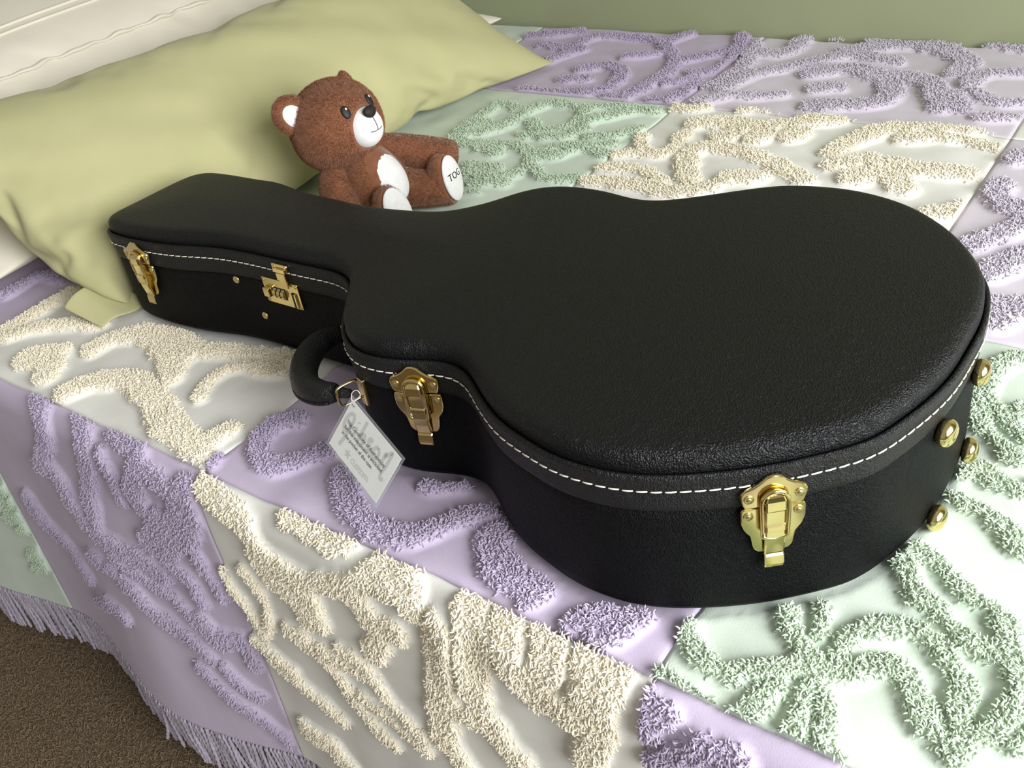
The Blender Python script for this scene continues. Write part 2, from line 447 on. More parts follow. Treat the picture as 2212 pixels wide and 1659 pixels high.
# carpet pile where the floor shows
n = 80000
px = rng.uniform(-1.35, 0.75, n); py = rng.uniform(-0.85, -0.02, n)
tilt = rng.uniform(0, 0.9, n); az = rng.uniform(0, 2 * PI, n)
eul = np.stack([np.zeros(n), tilt, az], 1)
sc = rng.uniform(0.7, 1.3, n)
scatter_obj('carpet_pile', np.stack([px, py, np.full(n, 0.0)], 1), eul, np.stack([sc, sc, sc], 1),
            scatter_nodes('carpet yarn', 'pile', 0.0055, 0.0009, 0.0022), fl, 'pile')
TUFTS = {
 'A': [(48,[(-526,73),(-530,115),(-530,161),(-513,177),(-454,164),(-413,154)]),(36,[(-500,63),(-479,97),(-440,121),(-400,142)]),(45,[(-420,48),(-387,70)]),(45,[(-411,36),(-372,49),(-344,31)]),(42,[(-346,95),(-341,129),(-315,148),(-269,144),(-223,129),(-181,103)]),(42,[(-322,154),(-265,162),(-207,155),(-195,122)]),(25,[(-109,87),(-122,112),(-123,143),(-93,160),(-60,167)]),(40,[(-175,161),(-141,176),(-96,188),(-61,195)]),(52,[(-282,23),(-275,47),(-240,70),(-190,68),(-145,54),(-106,34),(-66,25),(-33,22)]),(36,[(-28,61),(-30,33),(-19,15)])],
 'B': [(38,[(32,110),(15,92),(22,63),(49,41),(71,40),(87,57),(103,77),(113,84)]),(38,[(152,62),(183,36),(217,21),(250,18),(275,26),(290,46),(303,67),(331,91)]),(15,[(242,86),(263,92),(277,104)]),(15,[(4,11),(-8,33)]),(50,[(345,64),(358,43),(383,29),(412,23)]),(38,[(462,11),(478,29),(504,40)]),(38,[(487,11),(501,31)])],
 'C': [(42,[(15,-12),(45,-18),(78,-29),(90,-56),(116,-67),(141,-74),(156,-95),(139,-136)]),(42,[(142,-4),(169,-5),(195,-6),(216,-1)]),(36,[(141,-74),(178,-65),(218,-48),(254,-26),(265,-7)]),(46,[(224,-49),(235,-66),(242,-81),(251,-97),(235,-134)]),(46,[(270,-20),(295,-19),(307,-36)]),(46,[(241,-86),(275,-79)]),(46,[(83,-70),(98,-100),(128,-110),(156,-132)]),(12,[(267,3),(301,2),(338,4)]),(24,[(-10,-108),(-1,-154),(19,-179),(38,-218)]),(16,[(45,-111),(57,-129),(65,-156),(54,-197)]),(26,[(94,-180),(140,-180),(178,-183),(216,-180)]),(26,[(4,-247),(43,-256),(72,-262)]),(52,[(334,-46),(328,-93),(320,-157),(313,-213)]),(52,[(371,-11),(379,-32),(371,-68),(366,-107)]),(44,[(407,-5),(416,-24),(419,-50),(438,-75)]),(44,[(443,-4),(459,-13),(453,-23),(431,-54)]),(44,[(439,-70),(463,-71),(487,-76)]),(44,[(513,-6),(507,-29),(500,-74),(484,-126)]),(44,[(485,-9),(493,-20),(489,-49)]),(40,[(331,-149),(352,-149),(378,-144),(393,-170),(410,-184)]),(40,[(324,-227),(335,-246)]),(24,[(97,-182),(146,-195),(168,-227),(203,-273),(225,-285)]),(24,[(194,-229),(237,-235),(281,-246)]),(24,[(35,-269),(88,-282),(138,-306)]),(24,[(178,-160),(207,-163),(234,-198),(284,-230)]),(50,[(51,-387),(96,-387),(117,-416)])],
 'D': [(28,[(-321,4),(-300,-16),(-303,-50),(-349,-107)]),(28,[(-227,5),(-208,-20),(-214,-54),(-241,-111),(-252,-152)]),(28,[(-162,4),(-128,-3),(-104,5)]),(28,[(-99,-18),(-81,-26),(-53,-30)]),(20,[(-174,-31),(-163,-59),(-165,-94)]),(20,[(-15,-21),(-30,-53)]),(36,[(-95,-24),(-126,-63),(-122,-80)]),(30,[(-312,-110),(-304,-148),(-282,-172),(-237,-186),(-174,-184),(-130,-196)]),(30,[(-468,-216),(-455,-260),(-401,-276),(-370,-312)]),(55,[(-13,-36),(-52,-92),(-103,-133)]),(38,[(-85,-92),(-138,-149)]),(20,[(-43,-131),(-26,-164),(-23,-187)]),(20,[(-110,-164),(-73,-179),(-63,-217)]),(20,[(-231,-208),(-157,-222),(-112,-237),(-88,-258)]),(20,[(-218,-232),(-185,-273),(-131,-289),(-87,-320)]),(20,[(-313,-243),(-244,-235),(-227,-252)]),(20,[(-373,-364),(-301,-326),(-261,-327)]),(30,[(-80,-246),(-62,-273),(-18,-263),(-12,-297)]),(17,[(-183,-279),(-147,-295),(-93,-319)]),(17,[(-68,-325),(-50,-355),(-28,-370)]),(17,[(-119,-349),(-71,-392),(-23,-430),(-1,-458)])],
 'E': [(30,[(540,52),(560,34),(583,26),(604,36),(624,49),(644,60),(665,71),(685,85),(705,81),(719,64),(733,46),(746,40)]),(27,[(609,99),(620,79),(636,69),(647,57),(645,37),(649,16),(652,-4),(655,-18)]),(27,[(536,4),(560,-2),(584,-8),(599,-13),(615,3),(627,33)]),(27,[(653,81),(656,103),(674,120),(694,128),(714,121),(729,107),(738,89),(742,65),(751,47)]),(27,[(667,192),(686,163),(705,153),(722,139),(736,131),(753,133),(766,132)]),(27,[(680,207),(698,195),(718,180),(740,172),(752,155),(762,130),(769,106),(769,80),(759,63),(746,48)]),(20,[(651,47),(664,25),(670,2),(681,-3)]),(20,[(629,118),(634,91)]),(28,[(682,515),(667,500),(659,464),(664,420),(677,390),(700,368),(716,353)]),(28,[(675,425),(690,411),(710,390)]),(28,[(675,321),(688,332),(703,323),(727,315)]),(28,[(678,285),(691,281),(708,278),(724,266),(742,246)]),(28,[(672,211),(670,189)])],
 'F': [(32,[(535,-13),(545,-22),(560,-22)]),(32,[(537,-45),(546,-44)]),(32,[(548,-81),(572,-52),(596,-31),(617,-31)])],
 'G': [(24,[(-318,998),(-255,986),(-233,1031),(-163,1021),(-101,1036),(-24,1041)]),(24,[(-307,845),(-261,894),(-255,986)]),(24,[(-215,944),(-184,914),(-141,925),(-131,977),(-153,1023)]),(24,[(-198,886),(-135,891),(-102,923),(-110,970),(-64,1019)]),(24,[(-72,908),(-36,918),(-6,961)]),(24,[(-264,821),(-194,840),(-133,823),(-96,856),(-19,888)]),(24,[(-126,814),(-109,744),(-161,707)]),(24,[(-126,814),(-82,826),(-62,859),(6,846)]),(24,[(-212,745),(-156,751)]),(24,[(-101,777),(-55,740),(-6,755)]),(24,[(-161,617),(-117,641)])],
 'H': [(26,[(2,1060),(43,1057),(60,1074)]),(26,[(130,1078),(192,1093),(261,1086),(342,1095)]),(26,[(16,931),(47,874),(84,884),(78,959)]),(26,[(11,853),(47,874)]),(26,[(13,801),(78,810),(131,787)]),(26,[(404,1025),(473,1044),(539,1023)]),(44,[(74,1005),(133,1020),(183,1010),(234,1045),(285,1081)]),(44,[(140,965),(160,981)]),(44,[(196,969),(208,983)]),(44,[(243,982),(250,1005)]),(44,[(223,825),(252,834)]),(44,[(383,874),(417,903),(453,870)]),(38,[(23,754),(106,760),(145,754)]),(38,[(161,806),(125,875),(135,920),(206,909),(273,879),(322,846)]),(38,[(324,952),(347,1020),(381,1061),(445,1078),(524,1098)]),(38,[(341,908),(376,938),(416,930),(470,928),(517,933)]),(38,[(510,805),(534,821),(554,844)]),(38,[(170,762),(202,782)])],
 'I': [(32,[(-534,1390),(-469,1399),(-416,1425)]),(32,[(-451,1329),(-379,1323),(-346,1399),(-219,1400),(-153,1343),(-105,1273),(-93,1187),(-110,1100),(-143,1079)]),(32,[(-377,1240),(-345,1312)]),(32,[(-281,1210),(-235,1234),(-179,1199),(-174,1113),(-270,1078),(-332,1079)]),(32,[(-280,1149),(-237,1158)]),(32,[(-185,1405),(-163,1443)]),(32,[(-112,1287),(-64,1327),(-11,1367)]),(32,[(-42,1226),(3,1278),(-41,1443)]),(32,[(-57,1072),(-18,1107),(-2,1178)]),(24,[(-222,1284),(-151,1328)]),(24,[(-64,1165),(-24,1201)])],
 'J': [(36,[(10,1355),(79,1366),(83,1461)]),(36,[(23,1169),(37,1284),(-20,1446)]),(36,[(47,1161),(78,1249),(148,1319),(202,1372),(286,1358)]),(36,[(213,1464),(312,1468),(399,1477),(475,1447)]),(36,[(435,1257),(442,1308),(497,1331)]),(36,[(202,1194),(236,1214)]),(36,[(425,1206),(454,1156)]),(46,[(192,1400),(273,1443),(347,1426),(406,1366),(400,1312)]),(46,[(169,1267),(204,1301),(252,1297),(314,1244),(329,1173),(289,1140),(225,1125)]),(46,[(319,1283),(374,1256),(422,1159)]),(27,[(456,1225),(489,1198),(525,1206)]),(27,[(95,1132),(164,1160)]),(27,[(31,1092),(82,1129)]),(27,[(487,1131),(539,1144)]),(27,[(87,1478),(150,1468)])],
 'K': [(42,[(563,997),(573,1012)]),(42,[(567,908),(571,873),(593,849),(609,850)]),(42,[(577,739),(597,769),(617,813)]),(42,[(609,673),(622,703),(636,729)]),(42,[(637,573),(649,595),(661,619)]),(42,[(629,595),(635,612)])],
 'L': [(22,[(-629,136),(-631,190),(-581,199)])],
 'M': [(18,[(-567,-237),(-504,-217)]),(18,[(-589,-270),(-502,-234)]),(18,[(-579,-296),(-497,-261)]),(18,[(-557,-311),(-488,-283)]),(18,[(-571,-371),(-476,-330)]),(18,[(-575,-400),(-465,-352)])],
}
OUT = [(-357,186),(-335,184),(-294,183),(-226,189),(-159,203),(-106,207),(-56,207),(-10,207),(33,208),(57,206),(73,200),(87,189),(114,155),(131,133),(146,117),(168,101),(193,93),(205,94),(229,97),(258,108),(279,113),(298,111),(314,103),(332,89),(356,73),(375,62),(391,56),(419,48),(445,42),(485,43),(518,52),(547,67),(572,83),(595,101),(617,122),(643,151),(655,181),(666,218),(672,253),(673,299),(673,328),(668,358),(655,387),(628,432),(594,469),(556,496),(505,512),(457,511),(426,503),(393,483),(353,455),(319,436),(292,434),(251,443),(207,444),(175,435),(151,413),(133,382),(111,358),(93,345),(58,337),(-10,330),(-78,335),(-130,338),(-165,346),(-199,353),(-236,352),(-294,353),(-341,349),(-363,334),(-368,289),(-369,244),(-371,222),(-371,205),(-368,193)]
NFAR = 40
# ------------------------------------------------------------------ the case outline (metres on the bed, anticlockwise)
_o = np.array(OUT) / 1000.0
_t = np.roll(_o, -1, 0) - np.roll(_o, 1, 0)
_t /= np.linalg.norm(_t, axis=1)[:, None]
_n = np.stack([_t[:, 1], -_t[:, 0]], 1)
for i in range(len(_o)):
    if i >= 42 and _o[i, 0] > -0.36: _o[i] += _n[i] * 0.005       # the far side was seen by its rounded top edge
dense = catmull([(x, y) for x, y in _o], 24, closed=True)
seg = np.linalg.norm(np.roll(dense, -1, 0) - dense, axis=1)
s_acc = np.concatenate([[0], np.cumsum(seg)])
PER = s_acc[-1]
NO = 420
def at_len(s):
    s = np.asarray(s) % PER
    k = np.clip(np.searchsorted(s_acc, s, 'right') - 1, 0, len(dense) - 1)
    f = (s - s_acc[k]) / seg[k]
    return dense[k] * (1 - f)[..., None] + dense[(k + 1) % len(dense)] * f[..., None]
outl = at_len(np.arange(NO) / NO * PER)
for _ in range(8):
    outl = 0.5 * outl + 0.25 * (np.roll(outl, 1, 0) + np.roll(outl, -1, 0))
ot = np.roll(outl, -1, 0) - np.roll(outl, 1, 0)
ot /= np.linalg.norm(ot, axis=1)[:, None]
on = np.stack([ot[:, 1], -ot[:, 0]], 1)                              # outward
def hg(x): return 0.131 + (x + 0.33) * 0.0235                        # height of the lid's groove
def case_dist(P):
    """signed distance to the case outline (negative inside)"""
    P = np.asarray(P)
    out = np.full(len(P), 9.0)
    box_ = (P[:, 0] > -0.5) & (P[:, 0] < 0.8) & (P[:, 1] > -0.1) & (P[:, 1] < 0.65)
    idx = np.where(box_)[0]
    for a in range(0, len(idx), 20000):
        ii = idx[a:a + 20000]
        d = P[ii][:, None, :] - outl[None, ::2, :]
        q = (d ** 2).sum(2)
        k = q.argmin(1)
        sgn = (d[np.arange(len(ii)), k] * on[::2][k]).sum(1)
        out[ii] = np.sign(sgn) * np.sqrt(q[np.arange(len(ii)), k])
    return out

# ------------------------------------------------------------------ bed and bedspread
SQ = 0.54                       # one patch of the bedspread
Y0, RE = 0.015, 0.035           # where the cover starts to turn over the bed's edge, and how tightly
HEM = -0.488
def bed_surface(u, w, lift=0.0):
    """bedspread cloth: u along the bed, w across it; w below zero hangs over the side. returns points and normals"""
    u = np.asarray(u, float); w = np.asarray(w, float)
    th = np.clip((Y0 - w) / RE, 0, PI / 2)
    s = np.clip((Y0 - w) - RE * PI / 2, 0, None)
    d = s / 0.435
    f = 0.5 + 0.5 * np.cos(2 * PI * (u + 0.22) / 0.56)
    g = np.where(u < 0, 1.0, np.exp(-(u / 0.25) ** 2) * 0.8 + 0.2)
    A = 0.045 * d ** 1.2 * g
    ripple = 0.004 * np.clip(s / 0.05, 0, 1) * vnoise(u, w * 0.25, 14, 5)
    y = np.where(w >= Y0, w, Y0 - RE * np.sin(th) - A * f - 0.01 * d + ripple)
    y = y - 0.004 * np.sin(u * 95) * np.exp(-((u - 0.36) / 0.07) ** 2 - ((w + 0.06) / 0.05) ** 2)
    z = -RE * (1 - np.cos(th)) - s * 0.995
    puff = 0.0025 * vnoise(u, w, 9, 2) + 0.0018 * vnoise(u, w, 23, 3)
    z = z + puff * np.cos(th)
    nrm = np.stack([np.zeros_like(u), -np.sin(th), np.cos(th)], -1)
    P = np.stack([u, y, z + B], -1) + nrm * np.asarray(lift)[..., None]
    return P, nrm

bed = empty('bed', (0, 0, 0))
tag(bed, 'low bed along the sage wall, white skirt showing at lower left', 'bed')
XH, XF = -1.45, 1.35
bm = box(XH, XF, 0.0, YW - 0.012, 0.34, B - 0.016, 0.03, 3)
obj('mattress', bm, 'sheet', bed)
obj('base', box(XH, XF, 0.03, YW - 0.012, 0.06, 0.338, 0.006), 'sheet', bed, smooth=False)
# pleated skirt hanging from the base
sk = []; fsk = []
xs = np.linspace(XH, XF, 281)
for z in (0.004, 0.335):
    for x in xs: sk.append((x, 0.012 + 0.006 * math.sin(x * 60) * (1 if z < .1 else .3), z))
n = len(xs)
for i in range(n - 1): fsk.append((i, i + 1, n + i + 1, n + i))
obj('bed_skirt', mesh('skirt', sk, fsk), 'white_pillow', bed)
for (x, y) in ((XH + .08, .1), (XF - .08, .1), (XH + .08, YW - .12), (XF - .08, YW - .12)):
    v, f = lathe([(.022, 0), (.025, .02), (.025, .06)], 12)
    o = obj('leg', mesh('leg', v, f), 'dark', bed); o.location = (x, y, 0)

spread = empty('bedspread', (0, 0, B))
tag(spread, 'patchwork chenille bedspread in lilac, cream and mint with fringed hem', 'bedspread')
SPREAD_INV = Matrix.Translation((0, 0, -B))

COL = {'A': 'cream', 'B': 'purple', 'C': 'cream', 'D': 'purple', 'E': 'mint', 'F': 'purple', 'G': 'mint', 'H': 'cream',
       'I': 'purple', 'J': 'pale', 'K': 'pale', 'L': 'purple', 'M': 'mint'}
CELL = {'A': (-1, 0), 'B': (0, 0), 'C': (0, -1), 'D': (-1, -1), 'E': (1, 0), 'F': (1, -1), 'G': (-1, 1), 'H': (0, 1),
        'I': (-1, 2), 'J': (0, 2), 'K': (1, 1), 'L': (-2, 0), 'M': (-2, -1), 'N': (1, 2), 'O': (-2, 1), 'P': (-2, 2)}
COL.update({'N': 'cream', 'O': 'cream', 'P': 'mint'})
LAB = {'A': 'cream tufted patch beside the case neck', 'B': 'lilac tufted patch under the case waist', 'C': 'cream tufted patch hanging over the bed side',
       'D': 'lilac tufted patch hanging over the bed side', 'E': 'mint tufted patch at the case foot', 'F': 'lilac tufted patch at the lower edge',
       'G': 'mint tufted patch behind the teddy bear', 'H': 'cream tufted patch behind the case', 'I': 'lilac tufted patch by the wall',
       'J': 'pale lilac tufted patch by the wall', 'K': 'pale lilac tufted patch at the right', 'L': 'lilac patch under the green pillow', 'M': 'mint tufted patch hanging at far left'}
# patches that leave the picture carry on with the same kind of curls
EXTRA = {'G': [(24,[(-310,788),(-313,845),(-308,890),(-298,915)]),(24,[(-320,865),(-326,931),(-336,1000)]),(24,[(-320,801),(-303,826),(-264,816),(-191,801)]),(24,[(-190,719),(-155,735)]),(24,[(-206,599),(-183,619),(-151,638),(-129,654)]),(24,[(-155,689),(-109,704)])],
         'E': [(26, [(780, 60), (830, 130), (920, 130), (980, 60)]), (26, [(790, 200), (880, 230), (960, 290), (1000, 400)]), (26, [(740, 330), (840, 300), (900, 360), (880, 450)]), (26, [(1000, 120), (1040, 200)]), (26, [(930, 480), (1040, 500)]), (28, [(900, 60), (940, 150), (1010, 210), (1060, 330)]), (28, [(860, 330), (940, 400), (1040, 430)]), (28, [(700, 430), (800, 470), (880, 520)])],
         'K': [(45, [(720, 590), (850, 620), (1000, 580)]), (45, [(850, 760), (980, 770), (1050, 720)]), (45, [(700, 650), (820, 700), (950, 680)]), (45, [(680, 820), (800, 860), (960, 840)]), (45, [(760, 960), (900, 1000)])],
         'N': [(40, [(580, 1240), (640, 1290), (760, 1270), (880, 1300)]), (40, [(900, 1400), (1020, 1420)]), (40, [(960, 1180), (1040, 1240)]), (40, [(600, 1150), (750, 1200), (900, 1150)]), (40, [(650, 1330), (800, 1380), (980, 1320)])],
         'F': [(32, [(560, -120), (640, -140), (700, -190)]), (32, [(820, -160), (940, -180), (1040, -120)]), (32, [(560, -290), (640, -320)]), (32, [(850, -340), (1000, -380)]), (32, [(700, -60), (800, -90), (950, -60)]), (32, [(640, -200), (780, -260), (900, -220)]), (32, [(620, -380), (760, -420)])],
         'B': [], 'C': [(40, [(330, -300), (400, -360), (470, -420)])]}
TN = {}
for c in ('cream', 'purple', 'mint', 'pale'):
    TN[c] = scatter_nodes(c + ' chenille yarn', c + '_tuft', 0.0043, 0.00090, 0.0034)

def polydist(P, lines):
    """distance to the centre lines minus half the band width (negative = tufted)"""
    best = np.full(len(P), 1.0)
    for w, pl in lines:
        pts = catmull([(a / 1000, b / 1000) for a, b in pl], 4)
        r_ = w / 2000.0 + 0.012
        sel = np.where((P[:, 0] > pts[:, 0].min() - r_) & (P[:, 0] < pts[:, 0].max() + r_) & (P[:, 1] > pts[:, 1].min() - r_) & (P[:, 1] < pts[:, 1].max() + r_))[0]
        if not len(sel): continue
        Ps = P[sel]; bs_ = best[sel]
        for a, b in zip(pts[:-1], pts[1:]):
            ab = b - a; L2 = ab @ ab + 1e-12
            t = np.clip(((Ps - a) @ ab) / L2, 0, 1)
            d = np.linalg.norm(Ps - (a + t[:, None] * ab), axis=1) - w / 2000.0
            bs_ = np.minimum(bs_, d)
        best[sel] = bs_
    return best

def bear_dist(x, y):
    """distance to the toy's footprint on the cover"""
    d = np.hypot(x + .225, y - .545) - .055
    for (ax, ay, bx, by) in ((-.22, .52, -.145, .505), (-.215, .575, -.125, .625)):
        t = np.clip(((x - ax) * (bx - ax) + (y - ay) * (by - ay)) / ((bx - ax) ** 2 + (by - ay) ** 2), 0, 1)
        d = np.minimum(d, np.hypot(x - ax - t * (bx - ax), y - ay - t * (by - ay)) - .030)
    return d
NT = 0
WID = dict(A=.74, B=.68, C=.70, D=.98, E=.64, F=.7, G=1.0, H=.95, I=.92, J=.92, K=.85, L=1, M=1.1, N=.9, O=1, P=1)   # band widths as they look on the cloth
for key, (ci, cj) in CELL.items():
    u0, u1 = ci * SQ, (ci + 1) * SQ
    w0, w1 = cj * SQ, (cj + 1) * SQ
    if cj == 2: w1 = YW - 0.014
    if cj == -1: w0 = HEM
    if key == 'M': u0 = -0.76
    if ci == -2 and key != 'M': u0 = -1.05
    lines = [(w * WID[key], pl) for w, pl in TUFTS.get(key, []) + EXTRA.get(key, [])]
    col = COL[key]
    near = cj <= 0
    st = 0.0045 if near else 0.006
    nu, nw = max(4, int((u1 - u0) / st)), max(4, int((w1 - w0) / st))
    uu, ww = np.meshgrid(np.linspace(u0, u1, nu + 1), np.linspace(w0, w1, nw + 1), indexing='ij')
    uf, wf = uu.ravel(), ww.ravel()
    wob = 0.004 * vnoise(uf, wf, 60, 11)
    if lines:
        d = polydist(np.stack([uf, wf], 1), lines) + wob
        raised = np.clip(0.5 - d / 0.006, 0, 1)
    else:
        raised = np.zeros(len(uf))
    raised = raised * np.clip(np.minimum.reduce([uf - u0, u1 - uf, wf - w0, w1 - wf]) / 0.004, 0, 1)
    cd = case_dist(np.stack([uf, wf], 1))
    under = np.clip((cd + 0.012) / 0.014, 0, 1) * np.clip((bear_dist(uf, wf) + .006) / .012, 0, 1)   # pressed flat under the case and the bear
    # each patch dips a little into its seams
    e = np.minimum.reduce([uf - u0, u1 - uf, wf - w0, w1 - wf])
    seam = np.clip(1 - e / 0.006, 0, 1) ** 2
    lift = (0.0072 * raised) * under - 0.0013 * seam - 0.004 * (1 - under) * (cd < .05)
    P, nr = bed_surface(uf, wf, lift)
    P[:, 2] -= B
    fs = []
    idx = np.arange((nu + 1) * (nw + 1)).reshape(nu + 1, nw + 1)
    fs = np.stack([idx[:-1, :-1], idx[1:, :-1], idx[1:, 1:], idx[:-1, 1:]], -1).reshape(-1, 4)
    me = bpy.data.meshes.new('patch')
    me.from_pydata(P.tolist(), [], fs.tolist())
    po = obj('patch', me, col + '_cloth', spread)
    if key in LAB: po['label'] = LAB[key]
    md = po.modifiers.new('thickness', 'SOLIDIFY'); md.thickness = 0.002; md.offset = -1
    if not lines: continue
    # the tufted yarn itself
    sp = 0.00178 if near else 0.0025
    gu, gw = np.meshgrid(np.arange(u0 + sp, u1 - sp, sp), np.arange(w0 + sp, w1 - sp, sp), indexing='ij')
    gu = gu.ravel() + rng.uniform(-.5, .5, gu.size) * sp * 1.2
    gw = gw.ravel() + rng.uniform(-.5, .5, gw.size) * sp * 1.2
    Q = np.stack([gu, gw], 1)
    d = polydist(Q, lines) + 0.004 * vnoise(gu, gw, 60, 11)
    keep = (d < 0.0008) & (gu > u0 + .001) & (gu < u1 - .001) & (gw > w0 + .001) & (gw < w1 - .001)
    keep &= case_dist(Q) > 0.0025
    keep &= bear_dist(gu, gw) > 0.004
    gu, gw = gu[keep], gw[keep]
    k = len(gu)
    if not k: continue
    NT += k
    P, nr = bed_surface(gu, gw, 0.0072 * np.clip(0.5 - d[keep] / 0.006, 0, 1) - 0.0006)
    P[:, 2] -= B
    th = np.clip((Y0 - gw) / RE, 0, PI / 2)
    lie = rng.normal(0.35, 0.45, k) + 0.25 * (th > 1)          # most ends lie over a little
    az = rng.uniform(0, 2 * PI, k)
    az = np.where(th > 1.2, rng.normal(-PI / 2, 1.0, k), az)   # on the hanging side the ends droop down
    # R = Rx(th) Rz(az) Ry(lie)
    ca, sa, cl, sl, ct, stt = np.cos(az), np.sin(az), np.cos(lie), np.sin(lie), np.cos(th), np.sin(th)
    Z = np.zeros(k); O = np.ones(k)
    Ry = np.stack([cl, Z, sl, Z, O, Z, -sl, Z, cl], 1).reshape(-1, 3, 3)
    Rz = np.stack([ca, -sa, Z, sa, ca, Z, Z, Z, O], 1).reshape(-1, 3, 3)
    Rx = np.stack([O, Z, Z, Z, ct, -stt, Z, stt, ct], 1).reshape(-1, 3, 3)
    Rm = Rx @ Rz @ Ry
    s1 = rng.uniform(0.75, 1.2, k) * (1.0 if near else 1.15)
    s2 = rng.uniform(0.8, 1.2, k)
    scatter_obj('tufted_yarn', P, eulers(Rm), np.stack([s2, s2, s1], 1), TN[col], po, col + '_tuft')
print('TUFTS', NT)

# knotted fringe along the hem
def strand_mesh(seed):
    r = np.random.RandomState(seed)
    L = r.uniform(0.082, 0.102); k = 30
    t = np.linspace(0, 1, k)
    ax, ay = r.uniform(-.009, .009), r.uniform(-.004, .006)
    pts = np.stack([ax * t ** 2 + .001 * np.sin(t * 9 + seed), ay * t ** 1.5, 0.006 - L * t], 1)
    ph = r.uniform(0, 6)
    vs, fs = [], []
    n = 8
    for i in range(k):
        for j in range(n):
            a = 2 * PI * j / n
            rr = 0.0023 * (1 + 0.36 * math.cos(2 * (a + t[i] * 26 + ph))) * (0.55 if i in (0, k - 1) else 1)
            vs.append(pts[i] + np.array([rr * math.cos(a), rr * math.sin(a), 0]))
    for i in range(k - 1):
        for j in range(n):
            fs.append((i * n + j, i * n + (j + 1) % n, (i + 1) * n + (j + 1) % n, (i + 1) * n + j))
    fs.append(tuple(range(n))); fs.append(tuple(range((k - 1) * n, k * n))[::-1])
    me = mesh('fringe_strand', vs, fs)
    me.materials.append(M['fringe'])
    me.polygons.foreach_set('use_smooth', [True] * len(me.polygons))
    return me
SM = [strand_mesh(s) for s in range(7)]
xs = np.arange(-0.755, 0.52, 0.0054)
xs = xs + rng.uniform(-.0012, .0012, len(xs))
P, _ = bed_surface(xs, np.full(len(xs), HEM), np.zeros(len(xs)))
for i in range(len(xs)):
    o = bpy.data.objects.new('fringe_strand', SM[rng.randint(7)])
    C.objects.link(o)
    o.parent = spread
    o.location = (P[i, 0], P[i, 1] + rng.uniform(-.0015, .0015), P[i, 2] - B)
    o.rotation_euler = (rng.uniform(-.06, .04), rng.uniform(-.07, .07) + 0.10 * math.sin(xs[i] * 70) , rng.uniform(-.4, .4))
# ------------------------------------------------------------------ the guitar case
case = empty('guitar_case', (0.16, 0.27, B))
tag(case, 'black leatherette guitar case with brass latches lying on the bedspread', 'guitar case')
case_inv = Matrix.Translation((-0.16, -0.27, -B))
def cobj(name, me, m, parent=None, smooth=True):
    """a part given in bed coordinates (z from the bed top)"""
    o = obj(name, me, m, None, smooth)
    o.parent = parent or case
    if parent is None:
        o.location = (-0.16, -0.27, 0)
    return o

def rings(prof, close_bottom=False):
    """prof: list of (inset, height or callable)"""
    vs = []; fs = []
    for (d, z) in prof:
        P = outl - on * d
        zz = z(P[:, 0]) if callable(z) else np.full(NO, z)
        vs += np.column_stack([P, zz]).tolist()
    for i in range(len(prof) - 1):
        for j in range(NO):
            a, b = i * NO + j, i * NO + (j + 1) % NO
            fs.append((a, b, b + NO, a + NO))
    return vs, fs
H = lambda dz: (lambda x: hg(x) + dz)
# body shell
vs, fs = rings([(0.004, H(-0.034)), (0.0005, H(-0.0365)), (0.0, H(-0.045)), (0.0, 0.022), (0.0015, 0.011), (0.006, 0.004), (0.013, 0.0012), (0.02, 0.0012)])
fs.append(tuple(range(7 * NO, 8 * NO))[::-1])
body = cobj('body', mesh('body', vs, fs), 'leather_shaded')
# lid: padded top panel
prof = [(0.0055, H(-0.007)), (0.0032, H(-0.003)), (0.0020, H(0.003)), (0.0026, H(0.0090)), (0.0046, H(0.0130)), (0.0082, H(0.0158)), (0.0132, H(0.0170)), (0.019, H(0.0175))]
vs, fs = rings(prof)
inner = (outl - on * 0.019)
gx, gy = np.meshgrid(np.arange(-0.36, 0.68, 0.014), np.arange(0.03, 0.54, 0.014))
G = np.stack([gx.ravel(), gy.ravel()], 1)
cdv = case_dist(G)
G = G[cdv < -0.027]
pts = [Vector((float(a), float(b))) for a, b in np.vstack([inner, G])]
ed = [(i, (i + 1) % NO) for i in range(NO)]
r = delaunay_2d_cdt(pts, ed, [], 1, 1e-7)
base = len(vs) - NO
nv = np.array([(p.x, p.y) for p in r[0]])
dd = -case_dist(nv) - 0.019
dd = np.clip(dd, 0, None)
zz = hg(nv[:, 0]) + 0.0175 + 0.0055 * (1 - np.exp(-(dd / 0.07)))
mp = {}
for i in range(len(nv)):
    src = r[3][i]
    if len(src) and src[0] < NO: mp[i] = base + src[0]
    else:
        mp[i] = len(vs); vs.append((nv[i, 0], nv[i, 1], zz[i]))
for f in r[2]:
    fs.append(tuple(mp[i] for i in f))
bmm = bmesh.new(); me_ = mesh('lid', vs, fs); bmm.from_mesh(me_)
bmesh.ops.recalc_face_normals(bmm, faces=bmm.faces)
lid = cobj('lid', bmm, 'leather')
# lid band with its raised lip, overlapping the body
vs, fs = rings([(0.0010, H(-0.0352)), (-0.0004, H(-0.0348)), (-0.0010, H(-0.030)), (-0.0018, H(-0.02)), (-0.0026, H(-0.005)), (-0.0030, H(-0.0018)), (-0.0018, H(0.0004)), (0.0008, H(0.0002)), (0.0022, H(-0.0022)), (0.0042, H(-0.0075))])
band = cobj('lid_band', mesh('lid_band', vs, fs), 'leather_band')

